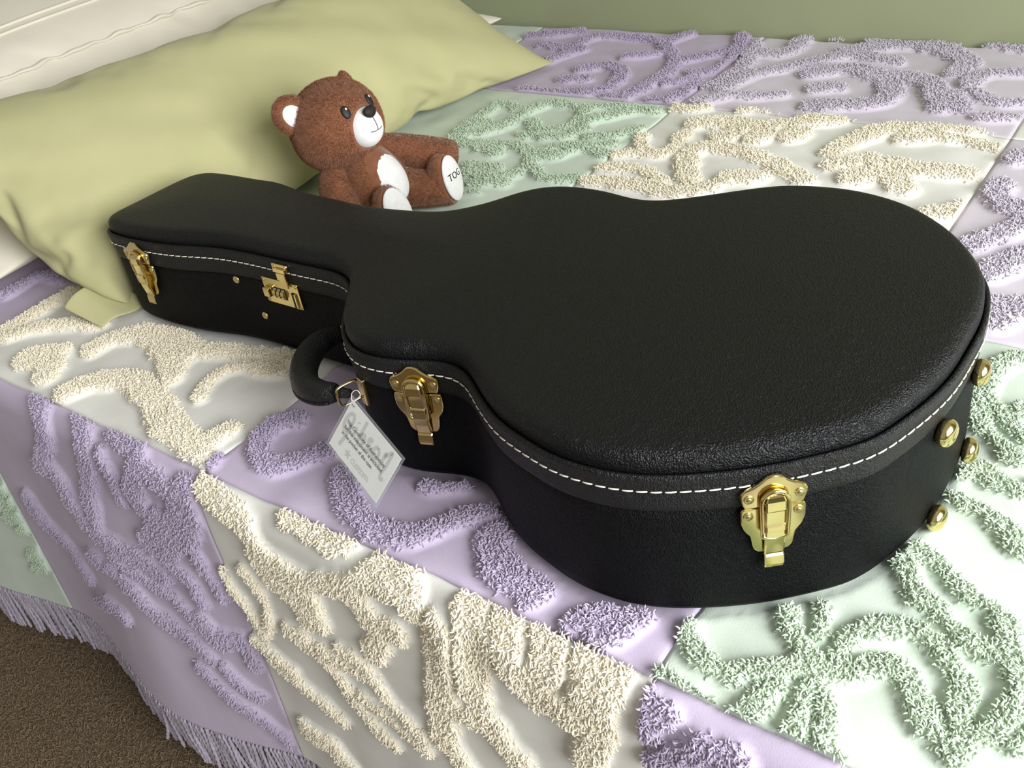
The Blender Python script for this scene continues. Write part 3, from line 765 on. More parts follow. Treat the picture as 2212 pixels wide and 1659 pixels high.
# frame on the case wall: local x along the outline, y up, z outward
def wall_frame(x, y, z, out=0.0):
    k = ((outl - np.array([x, y])) ** 2).sum(1).argmin()
    t, nn = ot[k], on[k]
    p = outl[k] + nn * out
    return Matrix(((t[0], 0, nn[0], p[0]), (t[1], 0, nn[1], p[1]), (0, 1, 0, z), (0, 0, 0, 1)))
def xf(o, m):
    """place a direct child of the case by a matrix in bed coordinates"""
    o.matrix_basis = Matrix.Translation((-0.16, -0.27, 0)) @ m
    return o

# stitching along the band
v, f = tube([(-0.0043, 0, 0), (-0.0036, 0, .0003), (0, 0, 0.0005), (0.0036, 0, .0003), (0.0043, 0, 0)], [0.0003, 0.00062, 0.00068, 0.00062, 0.0003], 8)
st_me = mesh('stitch', v, f); st_me.materials.append(M['thread'])
st_me.polygons.foreach_set('use_smooth', [True] * len(st_me.polygons))
cum = np.concatenate([[0], np.cumsum(np.linalg.norm(np.roll(outl, -1, 0) - outl, axis=1))])
nst = int(cum[-1] / 0.0103)
nst = min(nst, 296)
for i in range(nst):
    s = (i + 0.5) / nst * cum[-1]
    k = np.searchsorted(cum, s, 'right') - 1
    fr = (s - cum[k]) / (cum[k + 1] - cum[k])
    p = outl[k] * (1 - fr) + outl[(k + 1) % NO] * fr
    t = ot[k] * (1 - fr) + ot[(k + 1) % NO] * fr; t /= np.linalg.norm(t)
    nn = np.array([t[1], -t[0]]); p = p + nn * 0.0028
    z = hg(p[0]) - 0.0135
    sl = 0.0235 * t[0] + rng.uniform(-.03, .03) + 0.05
    o = bpy.data.objects.new('stitch', st_me); C.objects.link(o); o.parent = band
    X = Vector((t[0], t[1], sl)).normalized(); Zv = Vector((nn[0], nn[1], 0)); Yv = Zv.cross(X)
    o.matrix_basis = Matrix(((X.x, Yv.x, Zv.x, p[0]), (X.y, Yv.y, Zv.y, p[1]), (X.z, Yv.z, Zv.z, z), (0, 0, 0, 1)))

# ---- draw latches
def mirror(h): return h + [(-x, y) for x, y in h[::-1] if x > 1e-6]
def smooth_poly(pts, n=4): return [tuple(p) for p in catmull(pts, n, closed=True)]
up = mirror([(0, .0), (.005, -.0012), (.010, -.006), (.0155, -.0095), (.0215, -.0115), (.0245, -.0150), (.0242, -.0205), (.0225, -.0262), (.0215, -.0285), (.012, -.0290), (.006, -.0290), (0, -.0290)])
lw = mirror([(0, -.0310), (.012, -.0310), (.0225, -.0305), (.0240, -.0330), (.0240, -.0440), (.0215, -.0520), (.0170, -.0580), (.0160, -.0640), (.0150, -.0710), (.0110, -.0755), (0, -.0760)])
def rounded(pts, rr=0.0018):
    out = []; m = len(pts)
    for i in range(m):
        p = np.array(pts[i]); a = np.array(pts[i - 1]) - p; b = np.array(pts[(i + 1) % m]) - p
        la, lb = np.linalg.norm(a), np.linalg.norm(b)
        q = min(rr, la * .45, lb * .45)
        for w in (1, .5, 0):
            u = p + a / la * q * w if w == 1 else None
            out.append(tuple(p + a / la * q) if w == 1 else tuple(p + (a / la + b / lb) * q * .29) if w == .5 else tuple(p + b / lb * q))
    return out
LATCH = {}
def make_latch(mtx, label):
    if not LATCH:
        LATCH['low'] = prism(rounded(lw), -0.0005, 0.0016, 0.0009)
        LATCH['upm'] = prism(rounded(up), 0.0006, 0.0032, 0.0011)
        for k in ('low', 'upm'):
            me = bpy.data.meshes.new(k); LATCH[k].to_mesh(me); LATCH[k].free(); LATCH[k] = me
        v, f = dome(0.0030, 0.0017, 14, 4, 0.0008); LATCH['rivet'] = mesh('rivet', v, f)
        v, f = dome(0.0088, 0.0042, 20, 5); LATCH['boss'] = mesh('boss', v, f)
        # bail: a long loop of wire from the boss of the upper plate down to the lever
        pts = []
        for a in np.linspace(0, PI, 13): pts.append((0.0098 * math.cos(a), -0.0225 + 0.0098 * math.sin(a), 0.0062))
        for y in (-.030, -.040, -.048, -.054): pts.append((-0.0098 + .0008 * (abs(y) - .03) / .03, y, 0.0066))
        for a in np.linspace(PI, 2 * PI, 9): pts.append((0.0090 * math.cos(a), -0.0545 + 0.003 * math.sin(a), 0.0068))
        for y in (-.048, -.040, -.030): pts.append((0.0098 - .0008 * (abs(y) - .03) / .03, y, 0.0066))
        v, f = tube(pts, 0.00175, 10, closed=True); LATCH['bail'] = mesh('bail', v, f)
        # lever: a pressed strip, stepped over the bail and ending in a finger tab
        prof = [(-.0155, .0060), (-.0170, .0082), (-.0205, .0092), (-.0290, .0092), (-.0312, .0078), (-.0435, .0076), (-.0448, .0090), (-.0490, .0092), (-.0505, .0080), (-.0560, .0082), (-.0640, .0074), (-.0735, .0056), (-.0755, .0050), (-.0770, .0062), (-.0850, .0070), (-.0878, .0064)]
        vs = []; fs = []
        for (y, z) in prof:
            hw = 0.0074
            if y > -.0170: hw = 0.0030
            elif y > -.0200: hw = 0.0062
            for (x, dz) in ((-hw, -.0030), (-hw, -.0008), (-hw * .86, 0), (hw * .86, 0), (hw, -.0008), (hw, -.0030)):
                vs.append((x, y, z + dz))
        kk = 6
        for i in range(len(prof) - 1):
            for j in range(kk):
                a, b = i * kk + j, i * kk + (j + 1) % kk
                fs.append((a, a + kk, b + kk, b))
        fs.append(tuple(range(kk))); fs.append(tuple(range((len(prof) - 1) * kk, len(prof) * kk))[::-1])
        LATCH['lever'] = mesh('lever', vs, fs)
    L = obj('latch', LATCH['low'], 'brass', case, smooth=False)
    xf(L, mtx)
    L['label'] = label
    obj('catch_plate', LATCH['upm'], 'brass', L, smooth=False)
    for (x, y, z) in ((.0185, -.0195, .0032), (-.0185, -.0195, .0032), (.0185, -.0375, .0016), (-.0185, -.0375, .0016)):
        o = obj('rivet', LATCH['rivet'], 'brass_dull', L); o.location = (x, y, z)
    o = obj('boss', LATCH['boss'], 'brass', L); o.location = (0, -.0215, .0030)
    obj('bail', LATCH['bail'], 'brass', L)
    obj('lever', LATCH['lever'], 'brass', L, smooth=False)
    return L
make_latch(wall_frame(0.594, 0.100, hg(.594) - 0.0045, 0.0030), 'brass draw latch on the wide end of the case')
make_latch(wall_frame(0.246, 0.103, hg(.246) - 0.0035, 0.0030), 'brass draw latch beside the handle')
make_latch(wall_frame(-0.291, 0.183, hg(-.291) - 0.0015, 0.0030), 'brass draw latch on the headstock end')

# ---- combination lock on the neck
LK = obj('combination_lock', prism(rounded([(-.031, -.017), (.031, -.017), (.031, .017), (-.031, .017)], .002), -0.0005, 0.0022, 0.0008), 'brass', case, smooth=False)
xf(LK, wall_frame(-0.053, 0.207, 0.093, 0.0005))
LK['label'] = 'brass three-dial combination lock on the case neck'
hp = obj('hasp', prism(rounded([(-.013, .0), (.013, .0), (.013, .010), (-.013, .010)], .0016), 0.0004, 0.0026, 0.0007), 'brass', LK, smooth=False)
hp.location = (0.013, 0.0320, 0.0022)
ar = bmesh.new()
box_bm(ar, -.0075, .0075, -.008, .002, .0026, .0046)
v0 = box_bm(ar, -.0100, .0100, .003, .0085, .0026, .0052)
box_bm(ar, -.0062, .0062, -.018, -.008, .0010, .0034)
bevel(ar, .0006, 1)
h2 = obj('hasp_arm', ar, 'brass', LK, smooth=False); h2.location = (0.013, 0.0290, 0.0022)
for x in (.0045, .0215):
    v, f = dome(0.0018, 0.001, 10, 3); o = obj('screw', mesh('screw', v, f), 'brass_dull', LK); o.location = (x, .0385, .0048)
for x, y in ((-.0275, .0135), (.0275, .0135), (-.0275, -.0135), (.0275, -.0135)):
    v, f = dome(0.0021, 0.0011, 10, 3); o = obj('screw', mesh('screw', v, f), 'brass_dull', LK); o.location = (x, y, .0022)
dw = obj('dial_window', box(-.0135, .0075, -.0085, .0065, .0020, .0026, .0002, 1), 'dark', LK, smooth=False)
for i in range(3):
    vs = []; fs = []
    nn_ = 20
    for j in range(nn_):
        a = 2 * PI * j / nn_
        rr = 0.0066 if j % 2 else 0.0058
        for xx in (-.0024, .0024): vs.append((xx, rr * math.cos(a), rr * math.sin(a)))
    for j in range(nn_):
        a, b = 2 * j, 2 * ((j + 1) % nn_)
        fs.append((a, a + 1, b + 1, b))
    fs.append(tuple(range(0, 2 * nn_, 2))[::-1]); fs.append(tuple(range(1, 2 * nn_, 2)))
    o = obj('dial', mesh('dial', vs, fs), 'brass_dull', LK, smooth=False); o.location = (-.0100 + .0070 * i, -.001, 0.0008)
o = obj('push_button', box(-.0055, .0055, -.006, .006, 0, .0058, .0012), 'brass', LK, smooth=False); o.location = (-.0225, -.001, .0022)
o = obj('slide_slot', box(-.0028, .0028, -.0125, .0075, 0, .0012, .0003, 1), 'dark', LK, smooth=False); o.location = (.0205, -.003, .0022)
o = obj('slide_rail', box(-.0014, .0014, -.012, .007, 0, .0022, .0004, 1), 'brass', LK, smooth=False); o.location = (.0240, -.003, .0022)

# ---- rivets on the neck and feet on the wide end
for (x, y, z) in ((-0.139, .205, .094), (-0.106, .207, .049)):
    v, f = lathe([(.0052, 0), (.0052, .0008), (.0042, .0018), (.0020, .0020), (.0016, .0012), (.0001, .0012)], 18)
    xf(obj('rivet', mesh('rivet', v, f), 'brass_dull', case), wall_frame(x, y, z))
def fine_frame(x, y, z): return wall_frame(x, y, z)
v, f = lathe([(.0060, 0), (.0105, .0015), (.0118, .0045), (.0116, .0075), (.0102, .0102), (.0075, .0122), (.004, .0132), (.0002, .0136)], 24)
stud_me = mesh('foot_stud', v, f)
for (x, y, z) in ((.673, .321, .113), (.670, .238, .109), (.673, .326, .025), (.671, .247, .0135)):
    xf(obj('foot_stud', stud_me, 'brass', case), wall_frame(x, y, z, -0.0005))

# ---- carrying handle
hpts = catmull([(.150, .0845, .092), (.132, .080, .089), (.106, .0855, .086), (.080, .105, .084), (.062, .132, .084), (.060, .158, .085), (.070, .1745, .086)], 6)
k = len(hpts)
t = np.linspace(0, 1, k)
rad = 0.0085 + 0.0060 * np.sin(PI * t) ** 0.6
v, f = tube(hpts, rad, 18, flat=1.05)
hd = cobj('handle', mesh('handle', v, f), 'grip')
hd['label'] = 'padded black carrying handle'
sp_ = hpts.copy()
# seam welt round the outside of the grip
nrm_ = np.gradient(hpts, axis=0); nrm_ /= np.linalg.norm(nrm_, axis=1)[:, None]
outw = np.cross(nrm_, np.array([0, 0, 1.0])); outw /= np.linalg.norm(outw, axis=1)[:, None]
side = 1 if (outw[k // 2] @ np.array([-1, -1, 0])) > 0 else -1
v, f = tube((hpts + side * outw * (rad * 0.93)[:, None] + np.array([0, 0, -.006]))[2:-2], 0.0016, 8)
obj('welt', mesh('welt', v, f), 'grip', hd)
for (a, b) in ((hpts[0], np.array([.166, .0865, .094])), (hpts[-1], np.array([.083, .1815, .088]))):
    v, f = tube(np.array([a + (a - b) * .25, a, a * .5 + b * .5, b]), [.0085, .0080, .0062, .0055], 12, flat=.8)
    obj('end_tab', mesh('end_tab', v, f), 'grip', hd)
def ring(center, axis_dir, name='ring'):
    """rectangular wire ring from the handle tab to the wall; axis_dir points from the wall outward"""
    d = Vector(axis_dir).normalized(); up_ = Vector((0, 0, 1)); 
    pts = []
    w, l = 0.0112, 0.0118
    for (a, b) in ((-1, -.6), (-1, .6), (-.75, .95), (0, 1.0), (.75, .95), (1, .6), (1, -.6), (.75, -.95), (0, -1), (-.75, -.95)):
        pts.append(np.array(center) + np.array(up_ * (b * w)) + np.array(d * (a * l)))
    v, f = tube(catmull(pts, 3, closed=True), 0.0014, 10, closed=True)
    return obj(name, mesh(name, v, f), 'brass', hd)
for (cx, cy, cz, wx, wy) in ((.166, .0870, .094, .180, .0965), (.083, .1800, .088, .0905, .186)):
    fm = wall_frame(wx, wy, cz)
    nn = fm.col[2].xyz
    ring((cx, cy, cz), (nn.x, nn.y, 0), 'handle_ring')
    bmk = box(-.0048, .0048, -.0150, .0150, -.0005, .0046, .0012)
    bmesh.ops.transform(bmk, matrix=fm, verts=bmk.verts)
    obj('handle_bracket', bmk, 'brass', hd, smooth=False)

# ------------------------------------------------------------------ hang tag in its clear sleeve
TC = [Vector(v) for v in ((0.184, 0.075, 0.1), (0.262, 0.049, 0.075), (0.24, 0.024, 0.032), (0.162, 0.05, 0.058))]
tx = (TC[1] - TC[0]).normalized(); ty = (TC[0] - TC[3]).normalized(); tz = tx.cross(ty).normalized(); ty = tz.cross(tx)
hang = empty('hang_tag')
hang.matrix_world = Matrix(((tx.x, ty.x, tz.x, TC[0].x), (tx.y, ty.y, tz.y, TC[0].y), (tx.z, ty.z, tz.z, TC[0].z + B), (0, 0, 0, 1)))
tag(hang, 'white certificate card in a clear sleeve hanging from the case handle', 'tag')
CW, CH = 0.086, 0.054
obj('card', box(0, CW, -CH, 0, -.0003, .0003), 'card', hang, smooth=False)
m2 = 0.0032
sl = obj('sleeve', box(-m2, CW + m2, -CH - m2, m2, -.0009, .0009, .0006, 2), 'plastic', hang, smooth=False)
def on_card(me, m, x, y, z=.0004, rot=0.0, name='lettering'):
    o = obj(name, me, m, hang, smooth=False)
    o.location = (x, y, z); o.rotation_euler = (0, 0, rot)
    return o
def strokes(lines, w, depth=.00008):
    """flat brush strokes as one printed mark"""
    vs = []; fs = []
    for pl in lines:
        p = catmull(pl, 6)
        tt = np.gradient(p, axis=0); tt /= np.linalg.norm(tt, axis=1)[:, None] + 1e-9
        nn = np.stack([-tt[:, 1], tt[:, 0]], 1)
        b0 = len(vs)
        for q, n_ in zip(p, nn):
            vs.append((*(q + n_ * w / 2), 0)); vs.append((*(q - n_ * w / 2), 0))
        for i in range(len(p) - 1):
            a = b0 + 2 * i
            fs.append((a, a + 1, a + 3, a + 2))
    return mesh('print', vs, fs)
logo = [[(.0150, -.0130), (.0120, -.0095), (.0080, -.0110), (.0055, -.0170), (.0055, -.0240), (.0085, -.0285), (.0125, -.0270), (.0145, -.0210), (.0130, -.0180)],
        [(.0150, -.0130), (.0150, -.0240), (.0142, -.0350), (.0125, -.0450)],
        [(.0225, -.0160), (.0225, -.0270)], [(.0220, -.0100), (.0226, -.0112)],
        [(.0306, -.0028), (.0306, -.0270)], [(.0306, -.0180), (.0350, -.0150), (.0380, -.0200), (.0355, -.0265), (.0306, -.0268)],
        [(.0480, -.0130), (.0440, -.0120), (.0430, -.0160), (.0475, -.0195), (.0476, -.0240), (.0425, -.0250)],
        [(.0568, -.0115), (.0530, -.0165), (.0545, -.0240), (.0595, -.0235), (.0612, -.0165), (.0575, -.0115)],
        [(.0680, -.0250), (.0684, -.0080)], [(.0684, -.0130), (.0718, -.0070), (.0748, -.0040), (.0752, -.0180), (.0742, -.0280), (.0765, -.0325), (.0800, -.0305)]]
on_card(strokes(logo, .0038), 'grey_ink', 0, 0, .00045, name='logo_print')
st = []
for i in range(10):
    a = PI / 2 + i * PI / 5; rr = .0056 if i % 2 == 0 else .0022
    st.append((rr * math.cos(a), rr * math.sin(a)))
vs_ = [(x, y, 0) for x, y in st]
fs_ = [(i, (i + 1) % 10, (i + 1) % 10) for i in range(0)]
star = mesh('star', [(0, 0, 0)] + vs_, [(0, 1 + i, 1 + (i + 1) % 10) for i in range(10)])
on_card(star, 'grey_ink', .0280, -.0440, .00045, name='star_print')
def fit_width(me, w):
    xs_ = [v.co.x for v in me.vertices]
    k_ = w / (max(xs_) - min(xs_))
    for v in me.vertices: v.co.x *= k_; v.co.y *= k_ * 1.0
    return me
on_card(fit_width(text_mesh('custom', .0105, .00003, spacing=.9), .030), 'grey_ink', .0345, -.0475, .00045)
for tline, x_, y_, w_ in (('The Certificate of Authenticity', .0075, -.0215, .067), ('for this instrument is enclosed', .0078, -.0275, .066), ('in the pocket of the case.', .0085, -.0338, .053)):
    on_card(fit_width(text_mesh(tline, .0052, .00003), w_), 'ink', x_, y_, .0006)
for x in (.0035, .0062):
    v, f = lathe([(.0007, 0), (.0007, .0002)], 8); on_card(mesh('hole', v, f), 'dark', x, -.0035, .0004, name='eyelet')
# cord loop from the tag's corner to the handle ring
v, f = tube(catmull([(.001, -.001, .001), (-.002, .006, .003), (.001, .012, .002), (.005, .009, -.001), (.001, -.001, -.001)], 6), .0004, 6)
obj('cord', mesh('cord', v, f), 'thread', hang)
# ------------------------------------------------------------------ pillows
def sim_pillow(L, Wd, n, m, press, frames=30, seed=1):
    """two sheets sewn round the edge and inflated, so that the seam puckers as on a stuffed pillow"""
    r = np.random.RandomState(seed)
    vs = []; idx = {}
    for s in (0, 1):
        for j in range(m + 1):
            for i in range(n + 1):
                b = i in (0, n) or j in (0, m)
                if s == 1 and b:
                    idx[s, i, j] = idx[0, i, j]; continue
                idx[s, i, j] = len(vs)
                vs.append(((i / n - .5) * L, (j / m - .5) * Wd, (0 if b else (.004 if s == 0 else -.004)) + r.uniform(-.001, .001)))
    fs = []
    for s in (0, 1):
        for j in range(m):
            for i in range(n):
                f = [idx[s, i, j], idx[s, i + 1, j], idx[s, i + 1, j + 1], idx[s, i, j + 1]]
                fs.append(f if s == 0 else f[::-1])
    me = mesh('pillow', vs, fs)
    o = bpy.data.objects.new('pillow', me); C.objects.link(o)
    md = o.modifiers.new('cloth', 'CLOTH'); st = md.settings
    st.quality = 5; st.mass = .15
    st.tension_stiffness = st.compression_stiffness = 15; st.shear_stiffness = 5; st.bending_stiffness = .3
    st.use_pressure = True; st.uniform_pressure_force = press; st.effector_weights.gravity = 0; st.air_damping = 5
    md.point_cache.frame_start = 1; md.point_cache.frame_end = frames
    for f in range(1, frames + 1): scene.frame_set(f)
    dg = bpy.context.evaluated_depsgraph_get()
    co = np.empty(len(me.vertices) * 3)
    o.evaluated_get(dg).data.vertices.foreach_get('co', co)
    bpy.data.objects.remove(o); scene.frame_set(1)
    return co.reshape(-1, 3), fs

PCO, PFS = sim_pillow(1.16, 0.60, 60, 30, 3.0, 28)
PL, PW, PT = PCO[:, 0].max(), PCO[:, 1].max(), PCO[:, 2].max()

def place_pillow(name, center, half_len, half_w, half_t, tilt, material, flip=False, sag=None, roll=0.0):
    """local a (length) runs along world y, b (width) leans up and back, c is the thickness"""
    a = PCO[:, 0] / PL * half_len * (-1 if flip else 1)
    b = PCO[:, 1] / PW * half_w
    c = PCO[:, 2] / PT * half_t
    x = -b * math.cos(tilt) + c * math.sin(tilt)
    z = b * math.sin(tilt) + c * math.cos(tilt)
    y = a.copy()
    y2 = y * math.cos(roll) - z * math.sin(roll)
    z2 = y * math.sin(roll) + z * math.cos(roll)
    P = np.stack([x + center[0], y2 + center[1], z2 + center[2]], 1)
    if sag: P = sag(P, a / half_len, b / half_w, c / half_t)
    me = mesh(name, P - np.array([center[0], center[1], 0]), PFS)
    o = obj(name, me, material)
    o.location = (center[0], center[1], B)
    md = o.modifiers.new('soft', 'SUBSURF'); md.levels = 2; md.render_levels = 2
    return o

def on_bed(P, zmin=0.004):
    z = P[:, 2]
    P[:, 2] = np.where(z < zmin + .03, zmin + .03 * np.exp((np.minimum(z, zmin + .03) - zmin - .03) / .03), z)
    return P
def sag_green(P, a, b, c):
    # the case's headstock end pushes into the lower front
    inn = np.exp(-(((P[:, 1] - 0.27) / 0.13) ** 4)) * np.clip((0.20 - P[:, 2]) / 0.05, 0, 1)
    lim = -0.390
    P[:, 0] = np.where(P[:, 0] > lim, P[:, 0] * (1 - inn) + lim * inn, P[:, 0])
    # the near lower corner is tucked in and rounded
    w_ = np.clip((-a - .70) / .30, 0, 1) * np.clip((-b - .35) / .65, 0, 1)
    P[:, 1] += 0.075 * w_; P[:, 0] -= 0.035 * w_; P[:, 2] += 0.022 * w_
    # soft hollow under the bear's head and broad creases
    P[:, 0] -= 0.020 * np.exp(-(((P[:, 1] - .54) / .07) ** 2 + ((P[:, 2] - .15) / .07) ** 2)) * (c > 0)
    cr = 0.0035 * vnoise(a * 1.0 + b * 0.35, b * 0.25, 9, 21) + 0.003 * vnoise(a + b * .8, b * .2, 5, 22)
    P[:, 2] += cr * (c > 0)
    return rest_on(on_bed(P), c, [wp, wp2])
from mathutils.bvhtree import BVHTree
def rest_on(P, c, under, gap=0.004):
    """lift points that would sink into the pillows below, so that one pillow lies on the other"""
    for o in under:
        me = o.data
        off = o.location
        bv = BVHTree.FromPolygons([(v.co.x + off.x, v.co.y + off.y, v.co.z) for v in me.vertices], [tuple(q.vertices) for q in me.polygons])
        for i in range(len(P)):
            h = bv.ray_cast(Vector((P[i, 0], P[i, 1], 2.0)), Vector((0, 0, -1)))
            if h[0] is not None:
                lim = h[0].z + gap + 0.014 * max(0.0, c[i])
                if P[i, 2] < lim: P[i, 2] = lim
    return P
wp = place_pillow('pillow', (-0.86, 0.72, 0.075), 0.64, 0.30, 0.075, math.radians(4), 'white_pillow', flip=True, sag=lambda P, a, b, c: on_bed(P))
tag(wp, 'white pillow lying flat under the green pillow', 'pillow', 'pillows at the head of the bed')
def sag_back(P, a, b, c): return rest_on(on_bed(P), c, [wp])
wp2 = place_pillow('pillow', (-1.00, 0.64, 0.22), 0.60, 0.28, 0.085, math.radians(22), 'white_pillow', sag=sag_back)
tag(wp2, 'white pillow leaning at the back, in the upper left corner', 'pillow', 'pillows at the head of the bed')
gp = place_pillow('pillow', (-0.540, 0.66, 0.125), 0.56, 0.24, 0.090, math.radians(33), 'green_pillow', sag=sag_green)
tag(gp, 'long sage green pillow leaning behind the brown teddy bear', 'pillow', 'pillows at the head of the bed')
# crimped seam along the front edge of the back pillow, and the stitched hem lines of its case
def pillow_row(o, j): return np.array([o.data.vertices[j * 61 + i].co[:] for i in range(61)])
for o_, amp in ((wp2, .0022),):
    row = catmull(pillow_row(o_, 8)[2:-2], 4)
    kk_ = np.arange(len(row))
    row[:, 2] += amp * np.sin(kk_ * .55) * np.sin(kk_ * .13 + 1) + .002
    v, f = tube(row, .0052 + .0012 * np.sin(kk_ * .37), 10, flat=.6)
    obj('seam', mesh('seam', v, f), 'white_pillow', o_)
for j_ in (13, 14):
    row = catmull(pillow_row(wp2, j_)[3:-3], 3)
    v, f = tube(row + np.array([0, 0, .0008]), .0026, 8)
    obj('hem_line', mesh('hem_line', v, f), 'white_pillow', wp2)
# open end of the pillowcase tucked under the case
fl_pts = []
nn_, mm_ = 14, 8
for i in range(nn_ + 1):
    for j in range(mm_ + 1):
        s_, t_ = i / nn_, j / mm_
        x = -0.440 + 0.064 * s_
        y = 0.132 + 0.075 * t_ - 0.01 * (1 - s_)
        z = 0.010 + 0.045 * (1 - s_) * (0.5 + .5 * t_) + 0.004 * math.sin(t_ * 6)
        fl_pts.append((x + 0.545, y - 0.66, z))
ff = [(i * (mm_ + 1) + j, (i + 1) * (mm_ + 1) + j, (i + 1) * (mm_ + 1) + j + 1, i * (mm_ + 1) + j + 1) for i in range(nn_) for j in range(mm_)]
fo = obj('pillowcase_hem', mesh('pillowcase_hem', fl_pts, ff), 'green_pillow', gp)
md = fo.modifiers.new('thickness', 'SOLIDIFY'); md.thickness = 0.003
md = fo.modifiers.new('soft', 'SUBSURF'); md.levels = 1; md.render_levels = 1

# ------------------------------------------------------------------ teddy bear
BO = Vector((-0.235, 0.545, 0.0))
BS = Vector((0.010, -0.002, 0.005))
bear = empty('teddy_bear', (BO.x + BS.x, BO.y + BS.y, B + BS.z))
tag(bear, 'brown plush teddy bear with white belly reclining on the green pillow', 'teddy bear')

def bmatrix(center, fwd, up_hint=(0, 0, 1)):
    """frame whose x looks along fwd, in bed coordinates"""
    X = Vector(fwd).normalized(); Zv = Vector(up_hint); Yv = Zv.cross(X).normalized(); Zv = X.cross(Yv)
    return Matrix(((X.x, Yv.x, Zv.x, center[0]), (X.y, Yv.y, Zv.y, center[1]), (X.z, Yv.z, Zv.z, center[2]), (0, 0, 0, 1)))
def bpart(name, vf, mtx, m, parent=None):
    P = [mtx @ Vector(v) - BO for v in vf[0]]
    return obj(name, mesh(name, P, vf[1]), m, parent or bear)

def to_local(Mx, P):
    m_ = np.array(Mx.inverted())
    return (P + np.array(BO)) @ m_[:3, :3].T + m_[:3, 3]

def add_fur(o, n, length, radius, lean=(0, 0, -0.5), skip=None, m='fur_hair'):
    me = o.data
    me.calc_loop_triangles()
    V = np.empty(len(me.vertices) * 3); me.vertices.foreach_get('co', V); V = V.reshape(-1, 3)
    Nn = np.empty(len(me.vertices) * 3); me.vertices.foreach_get('normal', Nn); Nn = Nn.reshape(-1, 3)
    T = np.array([t.vertices[:] for t in me.loop_triangles])
    A = np.linalg.norm(np.cross(V[T[:, 1]] - V[T[:, 0]], V[T[:, 2]] - V[T[:, 0]]), axis=1)
    k = rng.choice(len(T), n, p=A / A.sum())
    r1, r2 = np.sqrt(rng.uniform(0, 1, n)), rng.uniform(0, 1, n)
    w = np.stack([1 - r1, r1 * (1 - r2), r1 * r2], 1)
    P = (V[T[k]] * w[:, :, None]).sum(1); N_ = (Nn[T[k]] * w[:, :, None]).sum(1)
    N_ /= np.linalg.norm(N_, axis=1)[:, None]
    if skip is not None:
        ok = ~skip(P); P, N_ = P[ok], N_[ok]; n = len(P)
    d = N_ + np.array(lean) * 0.7 + rng.normal(0, .35, (n, 3))
    d -= N_ * np.minimum((d * N_).sum(1) - .35, 0)[:, None]
    d /= np.linalg.norm(d, axis=1)[:, None]
    L = length * rng.uniform(.6, 1.2, n)[:, None]
    p0 = P - N_ * .0006; p1 = P + N_ * L * .45 + d * L * .15; p2 = P + N_ * L * .5 + d * L * .6
    hc = bpy.data.hair_curves.new('fur')
    hc.add_curves([3] * n)
    hc.attributes['position'].data.foreach_set('vector', np.stack([p0, p1, p2], 1).astype(np.float32).ravel())
    at = hc.attributes.get('radius') or hc.attributes.new('radius', 'FLOAT', 'POINT')
    at.data.foreach_set('value', np.tile([radius, radius * .8, radius * .2], n).astype(np.float32))
    hc.materials.append(M[m])
    h = bpy.data.objects.new('fur', hc); C.objects.link(h); h.parent = o
    h['kind'] = 'stuff'
    return h

HC = Vector((-0.270, 0.533, 0.148))                       # head centre
pit = math.radians(15)
FW = Vector((math.cos(pit), 0.02, math.sin(pit)))
HM = bmatrix(HC, FW)
def head_def(x, y, z):
    k = 1 + 0.16 * max(0, -z / .062) * (abs(y) / .07)      # fuller cheeks
    y *= k
    if x > 0: x *= 0.96
    return (x, y, z * (0.96 if z > 0 else 1.0))
head = bpart('head', ellipsoid(0.064, 0.071, 0.066, 36, 24, head_def), HM, 'fur')
# muzzle
MM = HM @ Matrix.Translation((0.050, 0.003, -0.014))
muzzle = bpart('muzzle', ellipsoid(0.026, 0.0290, 0.0290, 26, 18), MM, 'plush_white')
NM = HM @ Matrix.Translation((0.0735, 0.003, 0.0045))
bpart('nose', ellipsoid(0.0065, 0.0118, 0.0085, 18, 12, lambda x, y, z: (x, y * (1 + .18 * z / .0085), z)), NM, 'nose', muzzle)
def on_ell(c, r, y, z, out=0.0004):
    """front point of an ellipsoid (in head frame)"""
    q = 1 - (y / r[1]) ** 2 - (z / r[2]) ** 2
    return (c[0] + r[0] * math.sqrt(max(q, 0)) + out, c[1] + y, c[2] + z)
mc, mr = (0.050, 0.003, -0.014), (0.026, 0.029, 0.029)
mouth = [on_ell(mc, mr, 0.0, z) for z in np.linspace(0.012, -0.0075, 7)] + [on_ell(mc, mr, y, -0.0085 + 18 * (y + .003) ** 2 * 1.0) for y in np.linspace(-0.002, -0.0125, 7)]
v, f = tube([HM @ Vector(p) for p in mouth], 0.0007, 6)
bpart('mouth', (v, f), Matrix.Identity(4), 'grey_thread', muzzle)
mouth2 = [on_ell(mc, mr, y, -0.0085 + 18 * (y - .0) ** 2) for y in np.linspace(0.0, 0.010, 6)]
v, f = tube([HM @ Vector(p) for p in mouth2], 0.0005, 6)
bpart('mouth', (v, f), Matrix.Identity(4), 'grey_thread', muzzle)
